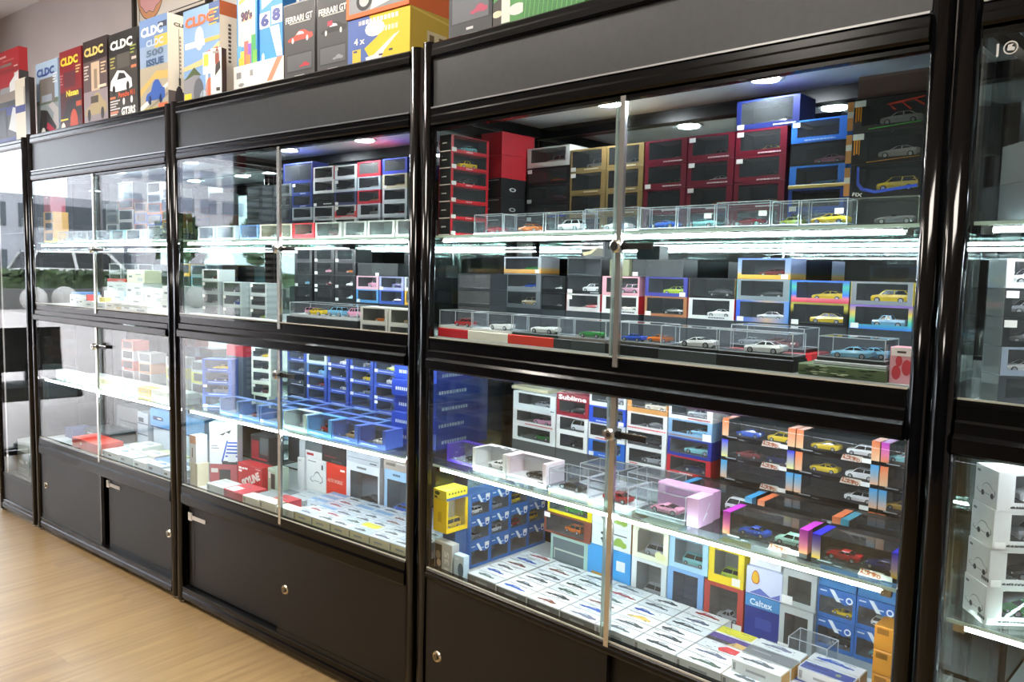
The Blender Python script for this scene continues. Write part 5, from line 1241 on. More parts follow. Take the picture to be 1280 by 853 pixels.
o = cb(.062, .177, .1855, .255, '#cdd9d6', 'pale carton with sketched black plane above the striped carton', .088, .055, rz=35); pr(o, 'F', [('#2c3034', [(.35, .3), (.8, .62), (.72, .35), (.6, .45), (.5, .25)])])
o = cb(.165, .290, .1, .205, '#26282b', 'black and red window carton behind the striped carton, third cabinet', .21, .07); pr(o, 'F', [('#8a2430', rect(.05, .1, .45, .8)), ('#4a5458', rect(.52, .3, .95, .95)), ('#b02838', rect(.05, .08, .9, .14))])
o = cb(.165, .290, 0, .0995, '#3a3c40', 'dark carton under the black and red one, third cabinet', .21, .07)
o = cb(.165, .328, 0, .100, '#b4242e', 'red carton with slanting SKYLINE lettering, bottom of third cabinet', .150, .055)
tx(o, 'F', 'SKYLINE', '#d9d7d4', .56, .42, .034, .128, .05, 0, 24)
pr(o, 'F', [('#e6dedc', rect(.04, .76, .16, .84)), ('#e6dedc', rect(.19, .76, .28, .84)), ('#e6dedc', rect(.30, .78, .42, .85)), ('#e6dedc', rect(.04, .64, .18, .72)), ('#d8b8b8', rect(.75, .88, .95, .91))])
o = cb(.332, .384, 0, .10, '#a9bca8', 'sage green and white carton right of the red SKYLINE one', .175, .06); pr(o, 'F', [('#2f3436', rect(.4, .2, .9, .8)), ('#dfe3df', rect(.1, .6, .35, .85))])
cb(.287, .362, .1, .20, '#2d3134', 'dark window carton above the sage green one, third cabinet', .305, .07)
for i, (x0, x1) in enumerate(((.385, .404), (.409, .532))): pass
o = cb(.365, .404, 0, .128, '#d9dcdc', 'white carton with a thin drawn car, left of two, third cabinet', .292, .08); pr(o, 'F', [('#6a6e72', rect(.1, .9, .5, .92))])
for i, (x0, x1, y) in enumerate(((.300, .402, .283), (.409, .532, .300))):
    if i == 0: continue
    o = cb(x0, x1, 0, .135, '#dfe1df', 'white carton with a drawn car outline beside the red lettered carton, third cabinet', y); pr(o, 'F', [('#8d9194', carside(.2, .3, .65, .35)), ('#dfe1df', carside(.24, .33, .57, .27)), ('#4a4e52', rect(.1, .9, .5, .92)), ('#33363a', rect(.78, .72, .86, .86))])
o = cb(.366, .402, .1285, .20, '#b8bcc0', 'grey and white carton above the thin drawn car, third cabinet', .30)
o = cb(.405, .508, .1355, .20, '#5a6468', 'grey green carton with white lower band, third cabinet'); pr(o, 'F', [('#dcdedd', rect(0, 0, 1, .45)), ('#b03038', rect(.08, .15, .5, .3))])
o = cb(.536, .653, 0, .134, '#d83a2a', 'bright orange red carton at the back of the bottom board, third cabinet'); tx(o, 'F', 'AUTO WORLD', '#e8b8a8', .45, .5, .014, .09, .02)
pr(o, 'F', [('#efe0da', rect(.7, .82, .92, .88))])
o = cb(.510, .648, .1355, .205, '#2c2e31', 'black carton on the orange red carton, third cabinet'); pr(o, 'F', [('#8a3038', rect(.1, .3, .6, .36)), ('#5a5d60', rect(.4, .08, .85, .15))])
o = wbox('C', .746, .30, zb, .184, .08, .160, '#d5dade', 'big white window carton at the back of the bottom board, third cabinet', inner='#6b7478', fl=.022, fr=.008, fb=.012, ft=.032)
prints(o, T(-.092, -.04, 0), [('#50565c', rect(.06 + .009 * q, .14, .067 + .009 * q, .148)) for q in range(6)])
car('C', .76, .335, zb + .006, 'supercar', 'black', 'inside the big white window carton, third cabinet', L=.12, parts=False)
o = cb(.653, .841, .1605, .215, '#b9bec4', 'pale silver carton on the big white window carton'); pr(o, 'F', [('#8d939a', rect(.05, .3, .95, .36)), ('#5a6068', rect(.7, .1, .9, .2))])
o = wbox('C', .922, .30, zb, .118, .08, .165, '#9cc0dc', 'pale blue window carton at the right end of the bottom board, third cabinet', inner='#4c6474', fl=.016, fr=.004, fb=.012, ft=.035, side='#8a5a4a')
prints(o, T(-.059, -.04, 0), [('#3a4a5c', rect(.045 + .008 * q, .145, .051 + .008 * q, .153)) for q in range(5)])
car('C', .925, .335, zb + .006, 'suv', 'blue', 'inside the pale blue window carton, third cabinet', L=.08, parts=False)
o = cb(.860, .980, .1655, .215, '#a89c90', 'tan carton on the pale blue window carton'); pr(o, 'F', [('#6f655c', rect(.1, .3, .5, .5)), ('#d5cfc6', rect(.55, .5, .9, .6))])
# flat boxes
for c in range(6):
    x = .690 + c * .0975
    for rr in range(6 if c < 4 else 5):
        k = 'car'
        if (c, rr) == (3, 1): k = 'yellow'
        if (c, rr) in ((0, 2), (2, 4), (3, 5), (1, 4)): k = 'bluetop'
        h = .028 + (.005 if rr < 2 else 0)
        flat('C', x, .032 + rr * .044, zb, .0965, .043, h, k, 'pale flat car box, %s from left in %s row from glass, bottom of third cabinet' % (ORD[c], ORD[rr]), color='#d3dae0' if (c + rr) % 3 else '#c3d0dc', seed=500 + c * 17 + rr, edge='#cfc9a8' if rr == 0 else None)
for rr in range(3): flat('C', .59, .16 + rr * .045, zb, .0965, .043, .028, 'bluetop', 'bluish flat car box before the orange red carton, %s row, third cabinet' % ORD[rr], color='#c3d0dc', seed=600 + rr)
for i, (x, y, w, d, h, c, nm) in enumerate(((.130, .034, .115, .085, .030, '#c3cdcb', 'grey green'), (.250, .034, .125, .108, .030, '#b9404a', 'red and white'), (.380, .032, .10, .05, .030, '#dcd8cc', 'cream'), (.485, .032, .10, .045, .034, '#d8d3c4', 'ivory'), (.590, .032, .096, .05, .030, '#d5d2c6', 'chalk'),
                                     (.390, .09, .10, .07, .026, '#8d979a', 'dark grey'), (.495, .085, .09, .06, .030, '#c04048', 'red'), (.392, .165, .09, .07, .012, '#6a7278', 'smoke clear'), (.486, .155, .098, .12, .02, '#b5bfc2', 'clear grey'))):
    o = carton('C', x, x + w, y, y + d, zb, zb + h, c, '%s flat carton lying in the left half of the bottom board, third cabinet' % nm, name='flat_box', group='flat boxes on the bottom boards')
    r = random.Random(i)
    pr(o, 'T', [('#eceae6', rect(.05, .05, .5, .5)) if i == 1 else ('#8d9498', rect(.1, .3, .6, .36))] + [('#6a6f74', rect(.1 + .1 * q, .7, .16 + .1 * q, .76)) for q in range(5)])
    pr(o, 'F', [('#4a4e52', rect(.06 + .03 * q, .25, .075 + .03 * q, .8)) for q in range(4)])
# ---------------------------------------------------------------- second cabinet
zt = SH_U + .0005
for i in range(3):
    o = wbox('B', .060, .05, zt + i * .051, .116, .07, .050, '#d8a040', 'orange window box, %s of three by the left post, second cabinet' % ('lowest', 'middle', 'topmost')[i], fl=.020, fr=.010, fb=.010, inner='#4a4e52' if i else '#a9b4b8', side='#d8a040')
    car('B', .06, .085, zt + i * .051 + .0045, ('van', 'suv', 'jeep')[i], ('grey', 'silver', 'black')[i], 'in the %s orange box by the left post' % ('lowest', 'middle', 'topmost')[i], L=.06, parts=False)
o = carton('B', .012, .090, .05, .12, zt + .153, zt + .285, '#b03a50', 'tall red carton on the orange boxes, second cabinet'); pr(o, 'F', [('#c8b8bc', rect(.3, .5, .7, .55)), ('#8a2c40', rect(.6, 0, .7, 1))])
def b2(h, c, w, cr=None, **k): return (h, c, w, cr, dict(fl=k.pop('fl', .010), fr=k.pop('fr', .010), fb=k.pop('fb', .010), **k))
SW = '#c4c8c6'
stack('B', 'U', 1, .13, .30, .122, .08, [b2(.052, '#5d645f', 'green grey'), b2(.052, SW, 'white edged', inner='#56605a'), b2(.052, '#7d8078', 'grey gold', inner='#5a665c'), b2(.052, '#6a7070', 'slate grey', inner='#59625c')])
stack('B', 'U', 2, .262, .30, .155, .08, [b2(.0575, '#c9cccb', 'white low', inner='#5d6662'), b2(.0575, SW, 'white framed', ('silver', 'coupe'), inner='#6d7670'), b2(.0575, SW, 'white square', inner='#4f5a56'), b2(.052, '#8a5c4a', 'brown', inner='#6a605c'), b2(.085, '#5f6a6c', 'grey tall', inner='#6f7f80')])
stack('B', 'U', 3, .425, .30, .122, .08, [b2(.063, '#5a4640', 'brown low', inner='#4c3a36'), b2(.037, '#b5622c', 'orange footed', inner='#3c3634', fb=.008), b2(.052, '#3f5a98', 'blue footed', inner='#69746e'), b2(.052, '#8d6a4a', 'tan footed', inner='#69746e')])
stack('B', 'U', 4, .553, .30, .130, .08, [b2(.088, '#c9ced0', 'pale deep', inner='#7a837f'), b2(.053, '#3f60a8', 'blue based', inner='#7c867c', fl=.006, fr=.006), b2(.053, '#c86a34', 'orange based', inner='#7d877d', fl=.006), b2(.043, '#a9aeac', 'grey pale', inner='#7d877d'), b2(.057, '#d0d3d3', 'white big', inner='#788480', ptag='R')])
stack('B', 'U', 5, .690, .30, .13, .08, [b2(.052, '#3a3f4a', 'dark blue', inner='#4c545c'), b2(.052, '#b9a04a', 'yellow based', inner='#6a756a'), b2(.052, '#b5622c', 'orange low', inner='#6a756a'), b2(.052, '#585d64', 'dark grey', inner='#5b6568'), b2(.052, '#b9bdbf', 'silver', inner='#6f7a7c')])
o = wbox('B', .10, .26, zt + .2345, .154, .03, .095, '#c8b030', 'yellow open frame box leaning at the back, second cabinet', inner='#5a5f60', fl=.008, fr=.016, fb=.014) if 0 else None
for i, (x0, x1, c, nm) in enumerate(((.135, .235, '#c3c8c8', 'clear grey'), (.24, .335, '#c3ccca', 'pale'), (.345, .445, '#d2d5d3', 'white'), (.450, .545, '#c9cdd2', 'silver'), (.552, .680, '#b3b6cc', 'lilac grey'), (.687, .809, '#9cc4d8', 'pale blue'), (.825, .960, '#dfe1de', 'bright white'), (.966, 1.103, '#a8aeae', 'ash'), (1.109, 1.22, '#b9c2c8', 'ice blue'))):
    lab = '%s along the top shelf edge, second cabinet' % ORD[i]
    if i in (6, 5): wbox('B', (x0 + x1) / 2, .062, zt, x1 - x0 - .003, .07, .052, c, '%s window box, %s' % (nm, lab), inner='#8f9498', fl=.009, fr=.012, fb=.010)
    else: acase('B', x0, x1 - .003, .062, zt, .07, .052, '%s clear case, %s' % (nm, lab), base=c)
    car('B', (x0 + x1) / 2, .094, zt + .0068, ('coupe', 'van', 'sedan', 'suv')[i % 4], ('silver', 'white', 'grey', 'white', 'navy', 'silver', 'grey', 'silver', 'blue')[i], 'in the %s holder, top shelf edge, second cabinet' % nm, L=.06, parts=False)
# second shelf
zm = MIDZ['B'] + .0005
stack('B', 'M', 0, .15, .30, .13, .08, [b2(.052, '#c8ccca', 'white clouded', inner='#7a8480', ptag='L'), b2(.052, '#b9bfbd', 'grey clouded', inner='#6d7874'), b2(.052, '#8d9492', 'grey green', inner='#5a6662'), b2(.052, '#a9b0ae', 'pale green', inner='#69746e')], colword='stack')
stack('B', 'M', 1, .30, .30, .13, .08, [b2(.052, '#4f5a5a', 'dark', inner='#4a5454'), b2(.052, '#5d6868', 'dark green', inner='#4a5454'), b2(.052, '#6a7474', 'dusk grey', inner='#505a5a'), b2(.052, '#7a8484', 'light dusk', inner='#505a5a')])
stack('B', 'M', 2, .45, .30, .15, .08, [b2(.052, '#3f4648', 'black green', inner='#3c4648'), b2(.052, '#6d3a34', 'brown red', inner='#5c5a58'), b2(.052, '#596264', 'iron', inner='#46504f'), b2(.052, '#8a9494', 'cool grey', inner='#46504f')])
stack('B', 'M', 3, .62, .30, .13, .08, [b2(.052, '#454c50', 'graphite', inner='#434d50'), b2(.052, '#596468', 'flint grey', inner='#434d50'), b2(.052, '#6a7478', 'storm grey', inner='#434d50'), b2(.052, '#5a6468', 'coal grey', inner='#434d50')])
stack('B', 'M', 4, .80, .30, .13, .08, [b2(.052, '#4a5a6a', 'blue grey', inner='#556064'), b2(.052, '#5a6a78', 'dusk blue', inner='#556064'), b2(.052, '#4a5458', 'night grey', inner='#556064'), b2(.057, '#d8a03a', 'orange open', inner='#66747a', fl=.008, fr=.008, fb=.014)])
stack('B', 'M', 5, .94, .30, .13, .08, [b2(.052, '#b9c4c8', 'ice grey', inner='#6d7a80'), b2(.052, '#c9d0d2', 'white tagged', inner='#6d7a80', ptag='L'), b2(.052, '#7fb4c8', 'cyan framed', inner='#6a7a80', ptag='L'), b2(.052, '#8d9aa0', 'mist', inner='#66747a')])
for i, (x0, x1, y, d, z0, z1, c, nm) in enumerate(((.44, .64, .14, .10, 0, .075, '#b9d2de', 'pale blue'), (.66, .83, .13, .10, 0, .055, '#d8d8d4', 'white slotted'), (.665, .825, .135, .09, .0555, .12, '#c9cfce', 'silver grey'), (.45, .63, .15, .09, .0755, .12, '#b9bcbc', 'light grey'), (.452, .632, .15, .09, .1205, .134, '#b23a34', 'flat red'),
        (.668, .828, .14, .08, .1205, .18, '#c8ccb0', 'wrapped olive white'), (.84, 1.05, .11, .08, 0, .034, '#e2e2e0', 'long white'), (.46, .66, .04, .08, 0, .028, '#dcdcda', 'flat white'), (.67, .83, .04, .08, 0, .034, '#e0d8d0', 'flat ivory'), (.84, 1.06, .03, .07, 0, .030, '#e6e6e4', 'bright white lettered'), (.88, 1.04, .115, .06, .0345, .10, '#d5d2d2', 'pale rose stacked'), (1.08, 1.24, .08, .12, 0, .060, '#d8d6d4', 'white end'), (1.085, 1.235, .085, .10, .0605, .115, '#cfcfce', 'grey white end'), (.16, .28, .10, .10, 0, .05, '#dcdcd8', 'left white'), (.165, .275, .105, .09, .0505, .062, '#5a8ac8', 'blue lidded'), (.30, .43, .08, .10, 0, .040, '#d9d5d0', 'left ivory'))):
    o = carton('B', x0, x1, y, y + d, zm + z0, zm + z1, c, '%s carton heaped on the second shelf, second cabinet' % nm)
    pr(o, 'F', [('#6a6e72', rect(.1, .4, .3, .55)), ('#8d9296', rect(.5, .6, .8, .7)), ('#c8a860' if i in (0, 8) else '#9da2a6', rect(.6, .15, .9, .4))])
carton('B', .585, .64, .05, .08, zm + .0285, zm + .050, '#e0cc4a', 'small yellow box on the flat white carton, second cabinet')
carton('B', .452, .468, .05, .08, zm + .0285, zm + .058, '#d03a3c', 'little red box on the flat white carton, second cabinet')
# third shelf
zl = SHL['B'] + .0005
for i, (x0, x1, c) in enumerate(((.10, .19, '#c2cfcd'), (.215, .335, '#d8d5c4'), (.335, .445, '#e0ded4'), (.56, .69, '#dcd0a0'), (.695, .805, '#cfd3cf'), (.81, .93, '#c9ccce'), (.935, 1.04, '#d8b04a'), (1.045, 1.18, '#d2cfc4'))):
    o = carton('B', x0, x1 - .004, .05, .10, zl, zl + .043, c, 'small %s carton, %s from left along the third shelf edge, second cabinet' % (('pale green', 'ivory', 'white', 'buff', 'grey white', 'silver', 'orange yellow', 'pale')[i], ORD[i]))
    pr(o, 'F', [('#7a7a72', rect(.3, .35, .7, .4)), ('#a8a494', rect(.2, .6, .8, .66)), ('#6a6a66', disc(.5, .2, .06))])
stack('B', 'L', 0, .35, .26, .12, .08, [b2(.05, '#b9a8a4', 'dusty pink', inner='#8d8480', ptag='L'), b2(.05, '#c46a5c', 'coral', inner='#b0908c', ptag='L'), b2(.05, '#b9b0ac', 'greyish pink', inner='#8d8480'), b2(.05, '#c87868', 'salmon', inner='#b0908c')], colword='stack')
stack('B', 'L', 1, .52, .26, .12, .08, [b2(.05, '#b9b4b0', 'warm grey', inner='#8d8884', ptag='L'), b2(.05, '#c4906a', 'peach', inner='#a39c94'), b2(.05, '#b0aca8', 'stone', inner='#8d8884', ptag='L')])
stack('B', 'L', 2, .78, .26, .12, .08, [b2(.05, '#c9c8a8', 'pale yellow', inner='#a5a49a'), b2(.05, '#d8cf70', 'yellow', inner='#b0aea0'), b2(.05, '#c0bfb4', 'stone white', inner='#a5a49a')])
stack('B', 'L', 3, 1.0, .26, .13, .08, [b2(.05, '#c4c4c0', 'light stone', inner='#a0a09c'), b2(.05, '#dcd25a', 'lemon', inner='#b0aea0', fl=.02), b2(.05, '#bcbcb8', 'putty', inner='#a0a09c')])
for i in range(7):
    carton('B', .2 + i * .135, .328 + i * .135, .14, .22, zl, zl + .022, ('#c9d2d0', '#cfccc4', '#bfc9cc')[i % 3], 'low pale carton, %s in the middle row of the third shelf, second cabinet' % ORD[i])
# bottom board
zq = BOTZ['B'] + .0005
o = carton('B', .30, .58, .035, .15, zq, zq + .045, '#d2483c', 'long bright red carton lying at the left of the second cabinet'); pr(o, 'F', [('#e6c0b8', rect(.3, .4, .36, .7)), ('#b03028', rect(.5, 0, .52, 1))])
o = carton('B', .16, .44, .155, .28, zq, zq + .055, '#43464a', 'charcoal carton behind the long red one, second cabinet'); pr(o, 'F', [('#a8a6a4', rect(.1, .5, .4, .7))])
carton('B', .06, .15, .10, .20, zq, zq + .05, '#3f4c78', 'navy carton by the left post, bottom of second cabinet')
o = carton('B', .20, .50, .30, .40, zq, zq + .16, '#8d8a8c', 'big grey carton at the back left of the second cabinet'); pr(o, 'F', [('#6f6c6e', rect(.1, .5, .9, .56)), ('#a8a6a6', rect(.15, .2, .6, .4))])
o = carton('B', .52, .62, .25, .35, zq, zq + .17, '#a9b2bc', 'grey blue stacked carton left of the blue one, second cabinet'); pr(o, 'F', [('#5a646e', rect(0, .66, 1, .7)), ('#5a646e', rect(0, .34, 1, .38)), ('#3f4850', rect(.1, .72, .6, .85))])
o = carton('B', .645, 1.12, .25, .38, zq + .115, zq + .205, '#5f93c4', 'long blue carton with dark rounded badge, bottom of second cabinet')
BADGE = [(.06, .40), (.05, .50), (.06, .60), (.24, .60), (.26, .5), (.24, .40)]
pr(o, 'F', [('#26355c', BADGE), ('#d9e2ea', rect(.14, .47, .22, .53)), ('#26355c', rect(0, .0, 1, .06))])
carton('B', .655, 1.11, .26, .38, zq, zq + .1145, '#b9c2cc', 'pale grey carton carrying the long blue one')
for i, (x, y, w, d, h, c, nm) in enumerate(((.66, .035, .11, .09, .030, '#dcdedf', 'white'), (.78, .035, .12, .07, .034, '#cfd8dd', 'ice white'), (.91, .035, .11, .06, .030, '#dfe3e6', 'bright'), (1.03, .035, .12, .06, .036, '#c3d0dd', 'bluish'), (.68, .13, .12, .10, .05, '#d9dcd8', 'tall white'), (.81, .11, .14, .07, .036, '#d2d0c4', 'ivory'), (.96, .10, .16, .07, .030, '#7f9ccc', 'blue topped'), (.83, .185, .20, .05, .030, '#cdd19a', 'yellowish'), (1.05, .175, .17, .06, .028, '#c9c9c6', 'grey'), (1.16, .035, .10, .10, .03, '#d2d6da', 'pale end'), (.60, .04, .055, .2, .026, '#d8d6d4', 'narrow'))):
    o = carton('B', x, x + w, y, y + d, zq, zq + h, c, '%s flat carton in the right half of the bottom board, second cabinet' % nm, name='flat_box', group='flat boxes on the bottom boards')
    pr(o, 'T', [('#8d9498', rect(.1, .3, .6, .36)), ('#6a84b8' if i % 3 == 0 else '#9aa0a4', carside(.3, .45, .5, .35))]); pr(o, 'F', [('#6a6e72', rect(.1, .3, .35, .6))])

# ---------------------------------------------------------------- first cabinet
def ca(x0, x1, y0, y1, z0, z1, c, label): return carton('A', x0, x1, y0, y1, z0, z1, c, label)
for i in range(2):
    o = ca(-.45 + i * .165, -.295 + i * .165, .06, .14, .2155, .338, '#7d8084', 'grey printed carton at the foot of the first cabinet, %s of two' % ('left', 'right')[i])
    pr(o, 'F', [('#c9cbcd', [(.15, .62), (.5, .6), (.55, .45), (.15, .5)]), ('#b9bbbd', rect(.15, .25, .7, .28)), ('#b9bbbd', rect(.15, .17, .6, .19)), ('#d5d6d8', disc(.8, .6, .06))])
    ca(-.44 + i * .155, -.30 + i * .155, .06, .13, .3385, .405, '#d9dcdc', 'white box on the grey cartons of the first cabinet, %s of two' % ('left', 'right')[i])
ca(-.48, -.40, .12, .2, 1.1065, 1.40, '#2f3236', 'tall dark box on the middle shelf of the first cabinet')
acase('A', -.40, -.20, .10, 1.5265, .1, .08, 'clear case with white car in the first cabinet', base='#5c6064')
car('A', -.30, .15, 1.534, 'supercar', 'white', 'in the clear case in the first cabinet', L=.12, parts=False)
o = ca(-.47, -.25, .15, .30, .6265, .80, '#4a4d52', 'dark carton on the lower shelf of the first cabinet')

# ---------------------------------------------------------------- fifth cabinet
ze = MIDZ['E'] + .0005
for i in range(5):
    zz_ = ze + i * .0492
    wbox('E', .097, .10, zz_, .130, .062, .0486, ('#3c4146', '#8d98a8', '#1f2224', '#1f2224', '#d5d6d4')[i], '%s window box, %s up in the crinkled stack, fifth cabinet' % (('dark grey', 'steel grey', 'black', 'glossy black', 'white and black')[i], ORD[i]), rz=38, inner='#34393c', film=FILM, fl=.012, fr=.008, fb=.010, side='#3f4447' if i < 4 else '#b9c0be', ptag='LT' if i in (2, 3) else None, tagsize=(.02, .012))
    if i: car('E', 0, 0, 0, ('coupe', 'coupe', 'hatchback', 'suv')[i - 1], ('white', 'black', 'grey', 'white')[i - 1], 'in the crinkled stack, %s up, fifth cabinet' % ORD[i], L=.07, M=at('E', .097, .10, zz_, 38) @ T(-.012, .03, .0046))
    w_ = bx('crinkled_wrap', _LB['%s window box, %s up in the crinkled stack, fifth cabinet' % (('dark grey', 'steel grey', 'black', 'glossy black', 'white and black')[i], ORD[i])], FILMW, -.0665, -.0655, -.031, .031, 0, .048)
zl = SHL['E'] + .0005
for i in range(4):
    zz_ = zl + i * .0665
    c = ('green', 'black', 'silver', 'white')[i]
    o = wbox('E', .112 + (0, .002, .004, .006)[i], .085, zz_, .150, .070, .066, '#cfcfcc', 'white window box printed with a car outline, %s up, fifth cabinet' % ORD[i], rz=42, inner='#4a4e50' if i < 2 else '#8d9294', fl=.028, fr=.004, fb=.014, ft=.006, side='#cbcbc8', strip=('#3a3c3e', .15, .6), ptag='L' if i < 3 else None)
    F = T(-.0751, .035, 0) @ RZ(-90)
    prints(o, F, [('#4a4c4e', carside(.006, .018, .058, .022)), ('#cbcbc8', carside(.0076, .0192, .0548, .0196)), ('#2c2e30', disc(.026, .02, .005)), ('#2c2e30', disc(.055, .02, .005)), ('#55585a', rect(.006, .054, .016, .058))] + ([('#2c2e30', rect(.05 + .006 * q, .008, .0545 + .006 * q, .014)) for q in range(4)] if i < 2 else []))
    text(o, ('L.B Works', 'L.B Works', 'RANGE ROVER', 'RANGE ROVER')[i], pm('#4a4c4e', .4), T(-.02, -.0357, .0065), .0045, .06, .01)
    car('E', 0, 0, 0, ('supercar', 'coupe', 'suv', 'suv')[i], c, 'in the white outlined box, %s up, fifth cabinet' % ORD[i], L=.085, M=at('E', .112 + (0, .002, .004, .006)[i], .085, zz_, 42) @ T(.02, .04, .0046))
o = wbox('E', .148, .10, BOTZ['E'] + .0005, .190, .10, .150, '#d2d4d2', 'large clear-fronted white box at the foot of the fifth cabinet', rz=40, inner='#6a6c6c', fl=.014, fr=.01, fb=.012, ft=.012, topwin=True, side='#c9ccca')
car('E', 0, 0, 0, 'coupe', 'orange', 'in the large clear-fronted box, fifth cabinet', L=.14, M=at('E', .148, .10, BOTZ['E'] + .0005, 40) @ T(.01, .05, .0046))
for i, (c, nm) in enumerate((('#66676a', 'lower'), ('#6e6f72', 'middle'))):
    o = wbox('E', .125, .10, SH_U + .0005 + i * .066, .15, .085, .0655, c, '%s pale grey window box on the top shelf of the fifth cabinet' % nm, rz=40, inner='#2d2f31', fl=.02, fr=.006, fb=.012, ptag='LT', tagsize=(.026, .014))
o = carton('E', .045, .163, .13, .22, SH_U + .1325, SH_U + .225, '#4a4648', 'dull dark carton above the pale grey boxes, fifth cabinet', rz=20)
pr(o, 'F', [('#8a5a58', rect(.05, .2, .3, .9)), ('#b0aaa4', rect(.35, .1, .5, .95))])
# round glass maker's mark and number on the door
m = tag(ob('glass_mark', (lambda q: ([q.poly([(.0105 * math.cos(a), 0, .0105 * math.sin(a)), (.0105 * math.cos(b), 0, .0105 * math.sin(b)), (.0085 * math.cos(b), 0, .0085 * math.sin(b)), (.0085 * math.cos(a), 0, .0085 * math.sin(a))]) for a, b in [(2 * math.pi * i / 20, 2 * math.pi * (i + 1) / 20) for i in range(20)]], q.poly([(-.02, 0, -.011), (-.0165, 0, -.011), (-.0165, 0, .009), (-.02, 0, .009)]), q.poly([(-.005, 0, -.004), (.005, 0, -.005), (.006, 0, .0), (.001, 0, .002), (.004, 0, .006), (-.004, 0, .005)]), q.mesh('mark'))[-1])(MB()), pm('#b9bab8', .5), None, at('E', .042, .0014, 1.742)), 'small pale round mark with a bar printed on the right glass door', 'mark')
# ---------------------------------------------------------------- things standing on top of the cabinets
def top(f, x0, x1, y0, y1, z1, c, label, z0=None, **k):
    zt_ = (LV[f][0] + .0005) if z0 is None else z0
    return carton(f, x0, x1, y0, y1, zt_, z1, c, label, **k)
def cover(o, title, tc, extra):
    pr(o, 'F', extra)
    tx(o, 'F', title, tc, .46, .865, .040, o['dims'][0] * .80, .05)
def bars(u, v, n, c, w=.22, dv=.035): return [(c, rect(u, v - i * dv, u + w * (1 - .2 * (i % 3)), v - i * dv + .016)) for i in range(n)]
B_ = 'magazine-like toy box on top of the second cabinet'
o = top('B', -.128, .126, .085, .145, 2.372, '#9db4cc', 'pale blue cover %s with winding racetrack' % B_)
cover(o, 'CLDC', '#31488c', [('#7f8a90', rect(0, 0, 1, .47)), ('#5b6a58', rect(0, .44, 1, .5)), ('#6f6a68', rect(.16, .46, .85, .78)), ('#8d98a8', rect(.26, .47, .72, .56)), ('#a9a6a8', [(.6, 0), (1, .1), (1, .35), (.75, .45), (.55, .42), (.8, .3)]), ('#2c2a2c', [(.1, .05), (.75, .0), (.9, .12), (.5, .35), (.2, .38)]), ('#b02c48', [(.45, .12), (.8, .02), (.85, .08), (.5, .2)]), ('#d9dadb', disc(.3, .02, .12))] + bars(.78, .8, 4, '#d5d9dc', .2))
o = top('B', .149, .381, .085, .145, 2.390, '#7c1c22', 'dark red cover %s with yellow title' % B_)
cover(o, 'CLDC', '#e0c83a', [('#4a2428', rect(0, 0, 1, .5)), ('#5c2c34', rect(.2, .55, .72, .74)), ('#2c2426', [(.05, .15), (.35, .4), (.95, .42), (.95, .2), (.5, .12)]), ('#b8482c', disc(.62, .1, .18)), ('#d8c83a', rect(.0, .16, .35, .18)), ('#d8c83a', rect(.02, .07, .22, .1)), ('#e0ddd5', disc(.12, .02, .12)), ('#b8b03c', rect(.74, .01, .96, .04)), ('#b04a30', rect(.74, .3, .98, .36))] + bars(.75, .77, 3, '#c8b878', .22) + bars(.02, .7, 4, '#b87a80', .14))
tx(o, 'F', 'Nissan', '#d9cf4a', .58, .475, .030, .13, .04)
o = top('B', .401, .636, .085, .145, 2.398, '#2e2322', 'black and tan cover %s with gold car' % B_)
cover(o, 'CLDC', '#d8c070', [('#5a4a4c', rect(0, .4, 1, .76)), ('#8d8288', rect(0, 0, 1, .42)), ('#bfa990', rect(.33, .42, .68, .74)), ('#8a7a68', rect(.45, .44, .58, .66)), ('#d8c8b0', rect(.6, .44, .95, .47)), ('#a0906c', carside(.05, .12, .9, .28)), ('#2a2624', disc(.22, .15, .07)), ('#2a2624', disc(.78, .15, .07)), ('#4a4238', rect(.3, .28, .62, .36)), ('#dcd8d4', disc(.15, .0, .08)), ('#dcd8d4', disc(.4, .02, .05))] + bars(.04, .7, 5, '#c9bfb4', .2) + bars(.74, .7, 4, '#d0b890', .22))
o = top('B', .655, .905, .085, .145, 2.388, '#3d3a36', 'charcoal cover %s with white sports car' % B_)
cover(o, 'CLDC', '#ecebe6', [('#1c1b1a', rect(0, .75, 1, 1)), ('#54504c', rect(.3, .6, .75, .76)), ('#e6e6e4', [(.02, .38), (.06, .48), (.3, .585), (.55, .56), (.8, .46), (.82, .37), (.7, .35), (.2, .35)]), ('#2a2a2c', [(.28, .48), (.36, .555), (.55, .535), (.62, .48)]), ('#1b1b1c', disc(.16, .37, .055)), ('#1b1b1c', disc(.67, .385, .055)), ('#c8bfb8', rect(.82, .66, .98, .69)), ('#d07850', rect(.8, .57, .98, .6)), ('#d07850', rect(.02, .275, .22, .3)), ('#d08060', rect(.02, .11, .32, .135)), ('#e2e2e0', disc(.52, .225, .04)), ('#e2e2e0', disc(.8, .23, .04))] + bars(.78, .8, 3, '#9aa850', .2) + bars(.02, .24, 4, '#c8c4c0', .36, .03) + bars(.02, .09, 3, '#c8c4c0', .25, .03) + bars(.05, .72, 4, '#a8a058', .18))
tx(o, 'F', 'Porsche 911', '#d85a2c', .62, .305, .024, .145, .03); tx(o, 'F', 'GT3RS', '#eeeeec', .68, .115, .036, .125, .05)
o = top('B', .960, 1.186, .070, .19, 2.392, '#8fa6c4', 'thick blue and yellow %s, white spine' % B_)
